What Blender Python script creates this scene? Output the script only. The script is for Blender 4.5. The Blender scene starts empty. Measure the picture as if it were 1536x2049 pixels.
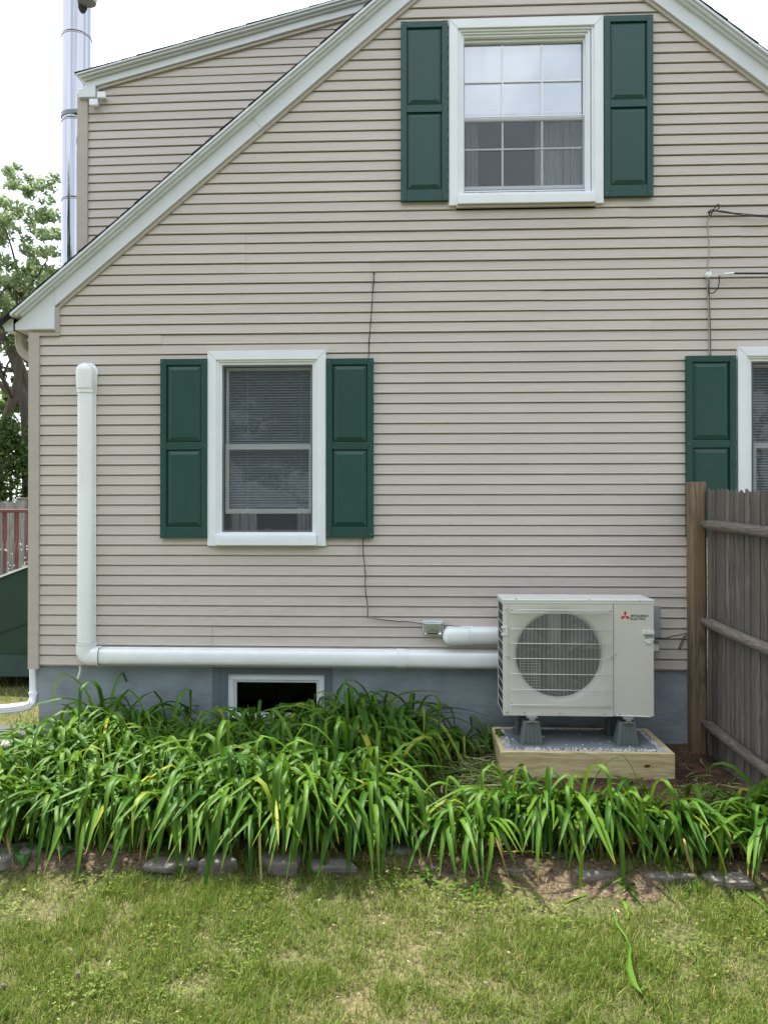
import bpy, math, random
import numpy as np
from mathutils import Vector, Matrix, noise as mnoise
random.seed(7)
rng = np.random.default_rng(11)
R = math.radians
S = bpy.context.scene
COL = S.collection

# ---------------------------------------------------------------- camera, light
CH = 1.69; CY = -5.8
PITCH, YAW = R(0.29), R(2.31)
FPX = 1540.0
cam_d = bpy.data.cameras.new('camera'); cam = bpy.data.objects.new('camera', cam_d); COL.objects.link(cam)
cam.location = (0, CY, CH); cam.rotation_euler = (R(90) + PITCH, 0, YAW)
cam_d.sensor_fit = 'VERTICAL'; cam_d.sensor_height = 36; cam_d.lens = FPX / 2049 * 36; cam_d.clip_end = 2000
S.camera = cam

SUN_EL, SUN_AZ = R(60), R(-58)          # azimuth measured from +Y towards +X: behind the house, to the left
w = bpy.data.worlds.new('World'); S.world = w; w.use_nodes = True
nt = w.node_tree; nt.nodes.clear()
out = nt.nodes.new('ShaderNodeOutputWorld'); bg = nt.nodes.new('ShaderNodeBackground')
sky = nt.nodes.new('ShaderNodeTexSky'); sky.sky_type = 'NISHITA'; sky.sun_disc = False
sky.sun_elevation = SUN_EL; sky.sun_rotation = SUN_AZ; sky.dust_density = 2.5; sky.air_density = 1.0
tc = nt.nodes.new('ShaderNodeTexCoord'); no = nt.nodes.new('ShaderNodeTexNoise')
no.inputs['Scale'].default_value = 2.2; no.inputs['Detail'].default_value = 7; no.inputs['Roughness'].default_value = .55
ra = nt.nodes.new('ShaderNodeValToRGB'); ra.color_ramp.elements[0].position = .42; ra.color_ramp.elements[1].position = .58
ra.color_ramp.elements[0].color = (.45, .45, .45, 1)
mx = nt.nodes.new('ShaderNodeMix'); mx.data_type = 'RGBA'
mx.inputs[7].default_value = (6.35, 6.75, 7.3, 1)        # thin bright cloud
nt.links.new(tc.outputs['Generated'], no.inputs['Vector']); nt.links.new(no.outputs['Fac'], ra.inputs[0])
nt.links.new(ra.outputs[0], mx.inputs[0]); nt.links.new(sky.outputs[0], mx.inputs[6])
nt.links.new(mx.outputs[2], bg.inputs[0]); bg.inputs[1].default_value = 0.10
nt.links.new(bg.outputs[0], out.inputs[0])
sd = bpy.data.lights.new('sun', 'SUN'); sd.energy = 3.0; sd.angle = R(2.5); sd.color = (1, .95, .86)
sun = bpy.data.objects.new('sun', sd); COL.objects.link(sun)
sdir = Vector((math.sin(SUN_AZ) * math.cos(SUN_EL), math.cos(SUN_AZ) * math.cos(SUN_EL), math.sin(SUN_EL)))
sun.rotation_euler = sdir.to_track_quat('Z', 'Y').to_euler(); sun.location = (-6, 8, 14)
S.view_settings.view_transform = 'Standard'; S.view_settings.look = 'None'
S.view_settings.gamma = 1; S.view_settings.use_curve_mapping = False
S.view_settings.exposure = 1.82

# ---------------------------------------------------------------- measuring helpers (survey of the real place)
_q = cam.rotation_euler.to_matrix()
def ray(px, py):
    v = _q @ Vector(((px - 768) / FPX, (1024.5 - py) / FPX, -1)); return v
def P(px, py, Y=0.0):
    v = ray(px, py); t = (Y - CY) / v.y
    return Vector((t * v.x, Y, CH + t * v.z))
def gz(x, y):
    if y > 0.0: return 0.0
    z = 0.044 * max(y, -9)
    return z
def G(px, py, dz=0.0):
    v = ray(px, py); t = 3.0
    for _ in range(30):
        y = CY + t * v.y
        t = (gz(0, y) + dz - CH) / v.z
    return Vector((t * v.x, CY + t * v.y, gz(0, CY + t * v.y) + dz))

# ---------------------------------------------------------------- materials
MATS = {}
def mat(name, col, rough=.5, metal=0, var=.0, vscale=6, bump=0, bscale=60, stretch=(1, 1, 1), col2=None, coord='Object',
        spec=.5, trans=0, objvar=0, islvar=0, fine=0, coat=0):
    m = bpy.data.materials.new(name); m.use_nodes = True; MATS[name] = m
    n = m.node_tree.nodes; l = m.node_tree.links; b = n['Principled BSDF']
    b.inputs['Roughness'].default_value = rough; b.inputs['Metallic'].default_value = metal
    b.inputs['Specular IOR Level'].default_value = spec
    if coat: b.inputs['Coat Weight'].default_value = coat
    rgb = n.new('ShaderNodeRGB'); rgb.outputs[0].default_value = (*col, 1); cur = rgb.outputs[0]
    if coord == 'World':
        g = n.new('ShaderNodeNewGeometry'); vec = g.outputs['Position']
    else:
        t = n.new('ShaderNodeTexCoord'); vec = t.outputs[coord]
    mp = n.new('ShaderNodeMapping'); mp.inputs['Scale'].default_value = stretch; l.new(vec, mp.inputs[0])
    if col2 or var:
        no = n.new('ShaderNodeTexNoise'); no.inputs['Scale'].default_value = vscale; no.inputs['Detail'].default_value = 6
        no.inputs['Roughness'].default_value = .6; l.new(mp.outputs[0], no.inputs['Vector'])
        r = n.new('ShaderNodeMapRange'); r.inputs[1].default_value = .32; r.inputs[2].default_value = .68
        l.new(no.outputs['Fac'], r.inputs[0])
        mi = n.new('ShaderNodeMix'); mi.data_type = 'RGBA'; l.new(r.outputs[0], mi.inputs[0]); l.new(cur, mi.inputs[6])
        c2 = col2 if col2 else tuple(c * (1 - var) for c in col)
        mi.inputs[7].default_value = (*c2, 1); cur = mi.outputs[2]
    for kind, amt in (('o', objvar), ('i', islvar)):
        if not amt: continue
        if kind == 'o': s = n.new('ShaderNodeObjectInfo').outputs['Random']
        else: s = n.new('ShaderNodeNewGeometry').outputs['Random Per Island']
        r = n.new('ShaderNodeMapRange'); r.inputs[3].default_value = 1 - amt; r.inputs[4].default_value = 1 + amt; l.new(s, r.inputs[0])
        hs = n.new('ShaderNodeHueSaturation'); l.new(r.outputs[0], hs.inputs['Value']); l.new(cur, hs.inputs['Color']); cur = hs.outputs[0]
    l.new(cur, b.inputs['Base Color'])
    if bump:
        no = n.new('ShaderNodeTexNoise'); no.inputs['Scale'].default_value = bscale; no.inputs['Detail'].default_value = 5
        l.new(mp.outputs[0], no.inputs['Vector'])
        bp = n.new('ShaderNodeBump'); bp.inputs['Strength'].default_value = bump; bp.inputs['Distance'].default_value = .01
        l.new(no.outputs['Fac'], bp.inputs['Height']); l.new(bp.outputs[0], b.inputs['Normal'])
    return m

mat('siding', (.545, .492, .45), .55, var=.09, vscale=2.0, bump=.12, bscale=9, stretch=(1.2, 1, 22), coord='World', objvar=.025, spec=.3)
mat('trim_beige', (.43, .385, .34), .5, var=.08, vscale=3, bump=.08, bscale=20, stretch=(1, 1, 6), coord='World', spec=.3)
mat('trim_white', (.66, .695, .735), .45, var=.07, vscale=3, bump=.05, bscale=8, coord='World')
mat('window_white', (.76, .79, .83), .35, var=.06, vscale=5, coord='World')
mat('sash_grey', (.62, .66, .66), .4, var=.05, coord='World')
mat('screen_frame', (.10, .11, .12), .4)
mat('shingle', (.035, .034, .036), .95, var=.4, vscale=40, bump=.6, bscale=250, objvar=.15)
mat('deck_wood_roof', (.06, .05, .045), .9)
mat('foundation', (.25, .298, .325), .8, col2=(.155, .19, .21), vscale=3.2, bump=.5, bscale=22, coord='World', stretch=(1, 1, 1.6))
mat('foundation_band', (.115, .145, .16), .75, var=.15, bump=.4, bscale=22, coord='World')
mat('shutter_green', (.004, .052, .041), .42, var=.12, vscale=3, bump=.12, bscale=60, stretch=(1, 1, .12), coord='World', objvar=.05)
mat('screw', (.12, .2, .18), .4, metal=.5)
mat('steel_screw', (.35, .35, .34), .4, metal=.8)
mat('duct_white', (.80, .825, .83), .33, var=.07, vscale=3.5, coord='World')
mat('tube_cream', (.6, .58, .5), .5)
mat('ac_cream', (.60, .59, .53), .38, var=.04, vscale=4, coord='World')
mat('ac_lid', (.66, .665, .62), .38)
mat('ac_dark', (.018, .019, .02), .6)
mat('fan_black', (.02, .02, .022), .45)
mat('coil', (.014, .015, .016), .6)
mat('logo_red', (.62, .02, .04), .4)
mat('print_dark', (.05, .05, .055), .5)
mat('galv', (.5, .51, .5), .35, metal=.9, var=.2, vscale=30)
mat('riser_grey', (.13, .155, .15), .55, var=.12, bump=.1, bscale=60)
mat('pad_grey', (.21, .235, .26), .8, var=.15, vscale=8, bump=.3, bscale=120)
mat('box_grey', (.26, .29, .30), .4)
mat('red_plastic', (.5, .02, .02), .4)
mat('label_white', (.7, .7, .68), .5)
mat('wire_black', (.02, .02, .02), .5)
mat('wire_grey', (.26, .25, .24), .6)
mat('wire_pale', (.62, .6, .56), .6)
mat('steel', (.36, .365, .39), .05, metal=1, var=.15, vscale=6, stretch=(1, 1, .12), coord='World', bump=.12, bscale=9)
mat('steel_dark', (.16, .17, .18), .4, metal=.7)
mat('slat', (.66, .78, .84), .5)
mat('curtain', (.62, .63, .66), .9, var=.12, vscale=12, stretch=(3, 1, .3), coord='World')
mat('shade_white', (.80, .82, .85), .8, var=.06, vscale=5, coord='World')
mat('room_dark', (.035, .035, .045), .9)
mat('stone', (.20, .18, .16), .92, col2=(.11, .10, .09), vscale=8, bump=.8, bscale=25, objvar=.2, stretch=(1, 1, 2.5))
mat('slab_pale', (.42, .40, .36), .85, var=.2, bump=.4, bscale=30)
mat('slab_dark', (.07, .07, .072), .8, var=.3, bump=.5, bscale=30)
mat('pebble', (.62, .62, .60), .8, islvar=.35)
mat('bulkhead_green', (.004, .035, .020), .5, var=.3, vscale=4, coord='World')
mat('concrete_green', (.035, .07, .06), .8, var=.3)
mat('rail_red', (.11, .032, .018), .5, var=.3, vscale=9)
mat('bark', (.085, .07, .058), .95, var=.4, vscale=12, bump=.9, bscale=26, stretch=(1, 1, .3))
mat('clear_plastic', (.55, .58, .6), .15, var=.1, vscale=30, coat=.5)
mat('mulch', (.085, .05, .034), .95, islvar=.5)
mat('twig', (.33, .25, .17), .9, islvar=.4)
mat('cone', (.16, .13, .11), .9)
mat('knot_wood', (.10, .055, .025), .7, var=.4, vscale=120)

def splash(name, z0, z1, col, amt, sc=(2.5, 2.5, 9)):
    m = MATS[name]; n = m.node_tree.nodes; l = m.node_tree.links; b = n['Principled BSDF']; cur = b.inputs['Base Color'].links[0].from_socket
    g = n.new('ShaderNodeNewGeometry'); sp = n.new('ShaderNodeSeparateXYZ'); l.new(g.outputs['Position'], sp.inputs[0])
    r = n.new('ShaderNodeMapRange'); r.inputs[1].default_value = z1; r.inputs[2].default_value = z0; r.inputs[3].default_value = 0; r.inputs[4].default_value = amt; l.new(sp.outputs[2], r.inputs[0])
    mp = n.new('ShaderNodeMapping'); mp.inputs['Scale'].default_value = sc; l.new(g.outputs['Position'], mp.inputs[0])
    no = n.new('ShaderNodeTexNoise'); no.inputs['Scale'].default_value = 3; no.inputs['Detail'].default_value = 8; no.inputs['Roughness'].default_value = .7; l.new(mp.outputs[0], no.inputs[0])
    r2 = n.new('ShaderNodeMapRange'); r2.inputs[1].default_value = .42; r2.inputs[2].default_value = .68; l.new(no.outputs['Fac'], r2.inputs[0])
    mu = n.new('ShaderNodeMath'); mu.operation = 'MULTIPLY'; l.new(r.outputs[0], mu.inputs[0]); l.new(r2.outputs[0], mu.inputs[1])
    mi = n.new('ShaderNodeMix'); mi.data_type = 'RGBA'; l.new(mu.outputs[0], mi.inputs[0]); l.new(cur, mi.inputs[6]); mi.inputs[7].default_value = (*col, 1); l.new(mi.outputs[2], b.inputs['Base Color'])
splash('siding', .5, 1.6, (.36, .31, .26), .38)
splash('siding', .5, 14, (.40, .38, .36), .16, (.5, .5, 1.5))
splash('foundation', -.05, .45, (.16, .13, .10), .7)
splash('foundation', -5, 3, (.30, .34, .37), .35, (1.2, 1.2, 3))
splash('ac_cream', .0, 1.3, (.42, .40, .34), .25, (4, 4, 9))
splash('duct_white', .4, 1.1, (.45, .43, .38), .22, (4, 4, 6))
splash('shutter_green', .5, 6.5, (.03, .075, .07), .28, (3, 3, 7))
def wood(name, base, dark, ring=14, stretch=(9, 9, .7), rough=.8, objvar=.2, axisbump=.5, knots=True, streak=None):
    m = bpy.data.materials.new(name); m.use_nodes = True; MATS[name] = m
    n = m.node_tree.nodes; l = m.node_tree.links; b = n['Principled BSDF']; b.inputs['Roughness'].default_value = rough
    b.inputs['Specular IOR Level'].default_value = .25
    t = n.new('ShaderNodeTexCoord'); oi = n.new('ShaderNodeObjectInfo')
    ad = n.new('ShaderNodeVectorMath'); ad.operation = 'ADD'; cmb = n.new('ShaderNodeCombineXYZ')
    mu = n.new('ShaderNodeMath'); mu.operation = 'MULTIPLY'; mu.inputs[1].default_value = 40; l.new(oi.outputs['Random'], mu.inputs[0])
    l.new(mu.outputs[0], cmb.inputs[0]); l.new(mu.outputs[0], cmb.inputs[2]); l.new(t.outputs['Object'], ad.inputs[0]); l.new(cmb.outputs[0], ad.inputs[1])
    mp = n.new('ShaderNodeMapping'); mp.inputs['Scale'].default_value = stretch; l.new(ad.outputs[0], mp.inputs[0])
    n1 = n.new('ShaderNodeTexNoise'); n1.inputs['Scale'].default_value = 2.2; n1.inputs['Detail'].default_value = 3; n1.inputs['Distortion'].default_value = .5
    l.new(mp.outputs[0], n1.inputs['Vector'])
    m2 = n.new('ShaderNodeMath'); m2.operation = 'MULTIPLY'; m2.inputs[1].default_value = ring; l.new(n1.outputs['Fac'], m2.inputs[0])
    fr = n.new('ShaderNodeMath'); fr.operation = 'PINGPONG'; fr.inputs[1].default_value = 1; l.new(m2.outputs[0], fr.inputs[0])
    n2 = n.new('ShaderNodeTexNoise'); n2.inputs['Scale'].default_value = 14; n2.inputs['Detail'].default_value = 8; l.new(mp.outputs[0], n2.inputs['Vector'])
    a2 = n.new('ShaderNodeMath'); a2.operation = 'MULTIPLY_ADD'; a2.inputs[1].default_value = .45; l.new(fr.outputs[0], a2.inputs[0]); l.new(n2.outputs['Fac'], a2.inputs[2])
    rp = n.new('ShaderNodeValToRGB'); rp.color_ramp.elements[0].position = .25; rp.color_ramp.elements[1].position = .95
    rp.color_ramp.elements[0].color = (*dark, 1); rp.color_ramp.elements[1].color = (*base, 1); l.new(a2.outputs[0], rp.inputs[0])
    cur = rp.outputs[0]
    if streak:
        n3 = n.new('ShaderNodeTexNoise'); n3.inputs['Scale'].default_value = 1.1; n3.inputs['Detail'].default_value = 4
        l.new(ad.outputs[0], n3.inputs['Vector']); r3 = n.new('ShaderNodeMapRange'); r3.inputs[1].default_value = .45; r3.inputs[2].default_value = .62
        l.new(n3.outputs['Fac'], r3.inputs[0]); mi = n.new('ShaderNodeMix'); mi.data_type = 'RGBA'; l.new(r3.outputs[0], mi.inputs[0])
        l.new(cur, mi.inputs[6]); mi.inputs[7].default_value = (*streak, 1); cur = mi.outputs[2]
    r = n.new('ShaderNodeMapRange'); r.inputs[3].default_value = 1 - objvar; r.inputs[4].default_value = 1 + objvar; l.new(oi.outputs['Random'], r.inputs[0])
    hs = n.new('ShaderNodeHueSaturation'); l.new(r.outputs[0], hs.inputs['Value']); l.new(cur, hs.inputs['Color']); l.new(hs.outputs[0], b.inputs['Base Color'])
    bp = n.new('ShaderNodeBump'); bp.inputs['Strength'].default_value = axisbump; bp.inputs['Distance'].default_value = .004
    l.new(a2.outputs[0], bp.inputs['Height']); l.new(bp.outputs[0], b.inputs['Normal'])
    return m
wood('picket_wood', (.175, .16, .14), (.05, .045, .04), streak=(.12, .10, .088))
wood('picket_tip_wood', (.27, .25, .22), (.10, .09, .08))
wood('rail_wood', (.20, .175, .15), (.07, .06, .05), stretch=(9, .7, 9), axisbump=.9)
wood('post_wood', (.22, .165, .11), (.075, .052, .032), ring=10, stretch=(7, 7, .6), streak=(.19, .125, .075))
wood('new_pine', (.64, .555, .33), (.40, .30, .135), ring=9, stretch=(.9, 6, 11), objvar=.05, axisbump=.15)
wood('new_pine_side', (.64, .555, .33), (.40, .30, .135), ring=9, stretch=(6, .9, 11), objvar=.05, axisbump=.15)
wood('far_fence_wood', (.30, .28, .26), (.13, .12, .11))

def glassmat(name, refl=1.0, tint=(1, 1, 1), base=.04, bump=0):
    m = bpy.data.materials.new(name); m.use_nodes = True; MATS[name] = m
    n = m.node_tree.nodes; l = m.node_tree.links; n.clear(); o = n.new('ShaderNodeOutputMaterial')
    tr = n.new('ShaderNodeBsdfTransparent'); tr.inputs[0].default_value = (*tint, 1)
    gl = n.new('ShaderNodeBsdfGlossy'); gl.inputs['Roughness'].default_value = .02; gl.inputs[0].default_value = (1, 1, 1, 1)
    fr = n.new('ShaderNodeFresnel'); fr.inputs[0].default_value = 1.5
    mu = n.new('ShaderNodeMath'); mu.operation = 'MULTIPLY_ADD'; mu.inputs[1].default_value = refl; mu.inputs[2].default_value = base; mu.use_clamp = True
    l.new(fr.outputs[0], mu.inputs[0]); mi = n.new('ShaderNodeMixShader'); l.new(mu.outputs[0], mi.inputs[0])
    l.new(tr.outputs[0], mi.inputs[1]); l.new(gl.outputs[0], mi.inputs[2]); l.new(mi.outputs[0], o.inputs[0])
    if bump:
        g = n.new('ShaderNodeNewGeometry'); no = n.new('ShaderNodeTexNoise'); no.inputs['Scale'].default_value = 5; no.inputs['Detail'].default_value = 2
        l.new(g.outputs['Position'], no.inputs['Vector']); bp = n.new('ShaderNodeBump'); bp.inputs['Strength'].default_value = bump; bp.inputs['Distance'].default_value = .02
        l.new(no.outputs['Fac'], bp.inputs['Height']); l.new(bp.outputs[0], gl.inputs['Normal'])
    return m
glassmat('glass', .8, (.94, .97, .98), .0, bump=.05)
glassmat('glass_dark', .5, (.5, .52, .52), .005)
glassmat('glass_upper', 2.4, (.93, .95, .97), .08, bump=.1)
def meshscreen(name, fac, col):
    m = bpy.data.materials.new(name); m.use_nodes = True; MATS[name] = m
    n = m.node_tree.nodes; l = m.node_tree.links; n.clear(); o = n.new('ShaderNodeOutputMaterial')
    tr = n.new('ShaderNodeBsdfTransparent'); d = n.new('ShaderNodeBsdfDiffuse'); d.inputs[0].default_value = (*col, 1)
    mi = n.new('ShaderNodeMixShader'); mi.inputs[0].default_value = fac
    l.new(tr.outputs[0], mi.inputs[1]); l.new(d.outputs[0], mi.inputs[2]); l.new(mi.outputs[0], o.inputs[0])
meshscreen('insect_screen', .22, (.13, .14, .15))
meshscreen('screen_upper', .17, (.22, .23, .25))

def leafmat(name, c1, c2, c3, trans=.27, uv=True, ysplit=.9, tip=True, gloss=.5):
    m = bpy.data.materials.new(name); m.use_nodes = True; MATS[name] = m
    n = m.node_tree.nodes; l = m.node_tree.links; b = n['Principled BSDF']; o = n['Material Output']
    b.inputs['Roughness'].default_value = gloss; b.inputs['Specular IOR Level'].default_value = .2
    oi = n.new('ShaderNodeObjectInfo'); ge = n.new('ShaderNodeNewGeometry')
    a = n.new('ShaderNodeMath'); a.operation = 'ADD'; l.new(oi.outputs['Random'], a.inputs[0]); l.new(ge.outputs['Random Per Island'], a.inputs[1])
    f = n.new('ShaderNodeMath'); f.operation = 'FRACT'; l.new(a.outputs[0], f.inputs[0])
    rp = n.new('ShaderNodeValToRGB'); e = rp.color_ramp.elements
    e[0].position = 0; e[0].color = (*c1, 1); e[1].position = ysplit; e[1].color = (*c2, 1)
    x = e.new(min(.999, ysplit + .035)); x.color = (*c3, 1); l.new(f.outputs[0], rp.inputs[0]); cur = rp.outputs[0]
    if uv:
        t = n.new('ShaderNodeTexCoord'); sp = n.new('ShaderNodeSeparateXYZ'); l.new(t.outputs['UV'], sp.inputs[0])
        wv = n.new('ShaderNodeMath'); wv.operation = 'PINGPONG'; wv.inputs[1].default_value = .5; l.new(sp.outputs[0], wv.inputs[0])
        r = n.new('ShaderNodeMapRange'); r.inputs[1].default_value = .38; r.inputs[2].default_value = .5; r.inputs[3].default_value = 1.0; r.inputs[4].default_value = 1.45
        l.new(wv.outputs[0], r.inputs[0]); hs = n.new('ShaderNodeHueSaturation'); l.new(cur, hs.inputs['Color']); l.new(r.outputs[0], hs.inputs['Value']); cur = hs.outputs[0]
        if tip:
            r2 = n.new('ShaderNodeMapRange'); r2.inputs[1].default_value = .93; r2.inputs[2].default_value = 1.0; l.new(sp.outputs[1], r2.inputs[0])
            gt = n.new('ShaderNodeMath'); gt.operation = 'GREATER_THAN'; gt.inputs[1].default_value = .6; l.new(f.outputs[0], gt.inputs[0])
            mm = n.new('ShaderNodeMath'); mm.operation = 'MULTIPLY'; l.new(gt.outputs[0], mm.inputs[0]); l.new(r2.outputs[0], mm.inputs[1])
            mi = n.new('ShaderNodeMix'); mi.data_type = 'RGBA'; l.new(mm.outputs[0], mi.inputs[0]); l.new(cur, mi.inputs[6]); mi.inputs[7].default_value = (.38, .26, .06, 1); cur = mi.outputs[2]
    l.new(cur, b.inputs['Base Color'])
    tl = n.new('ShaderNodeBsdfTranslucent'); hs2 = n.new('ShaderNodeHueSaturation'); hs2.inputs['Value'].default_value = 1.5; hs2.inputs['Hue'].default_value = .485
    l.new(cur, hs2.inputs['Color']); l.new(hs2.outputs[0], tl.inputs[0])
    ms = n.new('ShaderNodeMixShader'); ms.inputs[0].default_value = trans; l.new(b.outputs[0], ms.inputs[1]); l.new(tl.outputs[0], ms.inputs[2]); l.new(ms.outputs[0], o.inputs[0])
    return m
leafmat('daylily_leaf', (.026, .088, .007), (.088, .180, .015), (.24, .27, .03), ysplit=.96)
leafmat('dead_leaf', (.20, .13, .05), (.34, .25, .11), (.30, .28, .08), trans=.15, tip=False, gloss=.8)
leafmat('clipping_leaf', (.07, .14, .025), (.20, .27, .08), (.42, .40, .2), ysplit=.75)
leafmat('hosta_leaf', (.03, .10, .02), (.05, .14, .03), (.16, .26, .03), ysplit=.85, tip=False)
leafmat('grass_green', (.075, .135, .016), (.160, .225, .034), (.30, .29, .10), uv=False, ysplit=.86, trans=.3, gloss=.6)
leafmat('grass_straw', (.19, .175, .075), (.30, .265, .14), (.17, .18, .06), uv=False, ysplit=.8, trans=.15, gloss=.7)
leafmat('tree_leaf', (.13, .19, .085), (.20, .27, .13), (.22, .30, .14), uv=False, ysplit=.8, trans=.4)
leafmat('dark_tree_leaf', (.04, .08, .02), (.095, .16, .045), (.16, .23, .06), uv=False, ysplit=.85, trans=.3)
leafmat('cedar_leaf', (.03, .06, .015), (.07, .12, .03), (.13, .18, .05), uv=False, ysplit=.85, trans=.2)

def groundmat():
    m = bpy.data.materials.new('lawn_soil'); m.use_nodes = True; MATS['lawn_soil'] = m
    n = m.node_tree.nodes; l = m.node_tree.links; b = n['Principled BSDF']; b.inputs['Roughness'].default_value = .95
    b.inputs['Specular IOR Level'].default_value = .1
    g = n.new('ShaderNodeNewGeometry')
    n1 = n.new('ShaderNodeTexNoise'); n1.inputs['Scale'].default_value = 2.2; n1.inputs['Detail'].default_value = 6; l.new(g.outputs['Position'], n1.inputs['Vector'])
    n2 = n.new('ShaderNodeTexNoise'); n2.inputs['Scale'].default_value = 45; n2.inputs['Detail'].default_value = 6; l.new(g.outputs['Position'], n2.inputs['Vector'])
    r1 = n.new('ShaderNodeValToRGB'); e = r1.color_ramp.elements; e[0].position = .3; e[0].color = (.07, .085, .028, 1); e[1].position = .62; e[1].color = (.15, .135, .065, 1)
    l.new(n1.outputs['Fac'], r1.inputs[0])
    r2 = n.new('ShaderNodeMapRange'); r2.inputs[1].default_value = .3; r2.inputs[2].default_value = .7; r2.inputs[3].default_value = .45; r2.inputs[4].default_value = 1.35; l.new(n2.outputs['Fac'], r2.inputs[0])
    hs = n.new('ShaderNodeHueSaturation'); l.new(r1.outputs[0], hs.inputs['Color']); l.new(r2.outputs[0], hs.inputs['Value']); l.new(hs.outputs[0], b.inputs['Base Color'])
    bp = n.new('ShaderNodeBump'); bp.inputs['Strength'].default_value = .8; bp.inputs['Distance'].default_value = .02; l.new(n2.outputs['Fac'], bp.inputs['Height']); l.new(bp.outputs[0], b.inputs['Normal'])
    m = bpy.data.materials.new('bed_soil'); m.use_nodes = True; MATS['bed_soil'] = m
    n = m.node_tree.nodes; l = m.node_tree.links; b = n['Principled BSDF']; b.inputs['Roughness'].default_value = .95; b.inputs['Specular IOR Level'].default_value = .1
    g = n.new('ShaderNodeNewGeometry')
    n1 = n.new('ShaderNodeTexNoise'); n1.inputs['Scale'].default_value = 3.5; n1.inputs['Detail'].default_value = 8; l.new(g.outputs['Position'], n1.inputs['Vector'])
    n2 = n.new('ShaderNodeTexNoise'); n2.inputs['Scale'].default_value = 60; n2.inputs['Detail'].default_value = 8; l.new(g.outputs['Position'], n2.inputs['Vector'])
    r1 = n.new('ShaderNodeValToRGB'); e = r1.color_ramp.elements; e[0].position = .35; e[0].color = (.055, .034, .024, 1); e[1].position = .65; e[1].color = (.17, .105, .068, 1); l.new(n1.outputs['Fac'], r1.inputs[0])
    r2 = n.new('ShaderNodeMapRange'); r2.inputs[1].default_value = .3; r2.inputs[2].default_value = .7; r2.inputs[3].default_value = .5; r2.inputs[4].default_value = 1.4; l.new(n2.outputs['Fac'], r2.inputs[0])
    hs = n.new('ShaderNodeHueSaturation'); l.new(r1.outputs[0], hs.inputs['Color']); l.new(r2.outputs[0], hs.inputs['Value']); l.new(hs.outputs[0], b.inputs['Base Color'])
    bp = n.new('ShaderNodeBump'); bp.inputs['Strength'].default_value = 1; bp.inputs['Distance'].default_value = .02; l.new(n2.outputs['Fac'], bp.inputs['Height']); l.new(bp.outputs[0], b.inputs['Normal'])
groundmat()
m_ = MATS['bed_soil'].copy(); m_.name = 'bed_soil_dry'; MATS['bed_soil_dry'] = m_
for n_ in m_.node_tree.nodes:
    if n_.type == 'VALTORGB': n_.color_ramp.elements[0].color = (.075, .055, .036, 1); n_.color_ramp.elements[1].color = (.17, .125, .085, 1)

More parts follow.
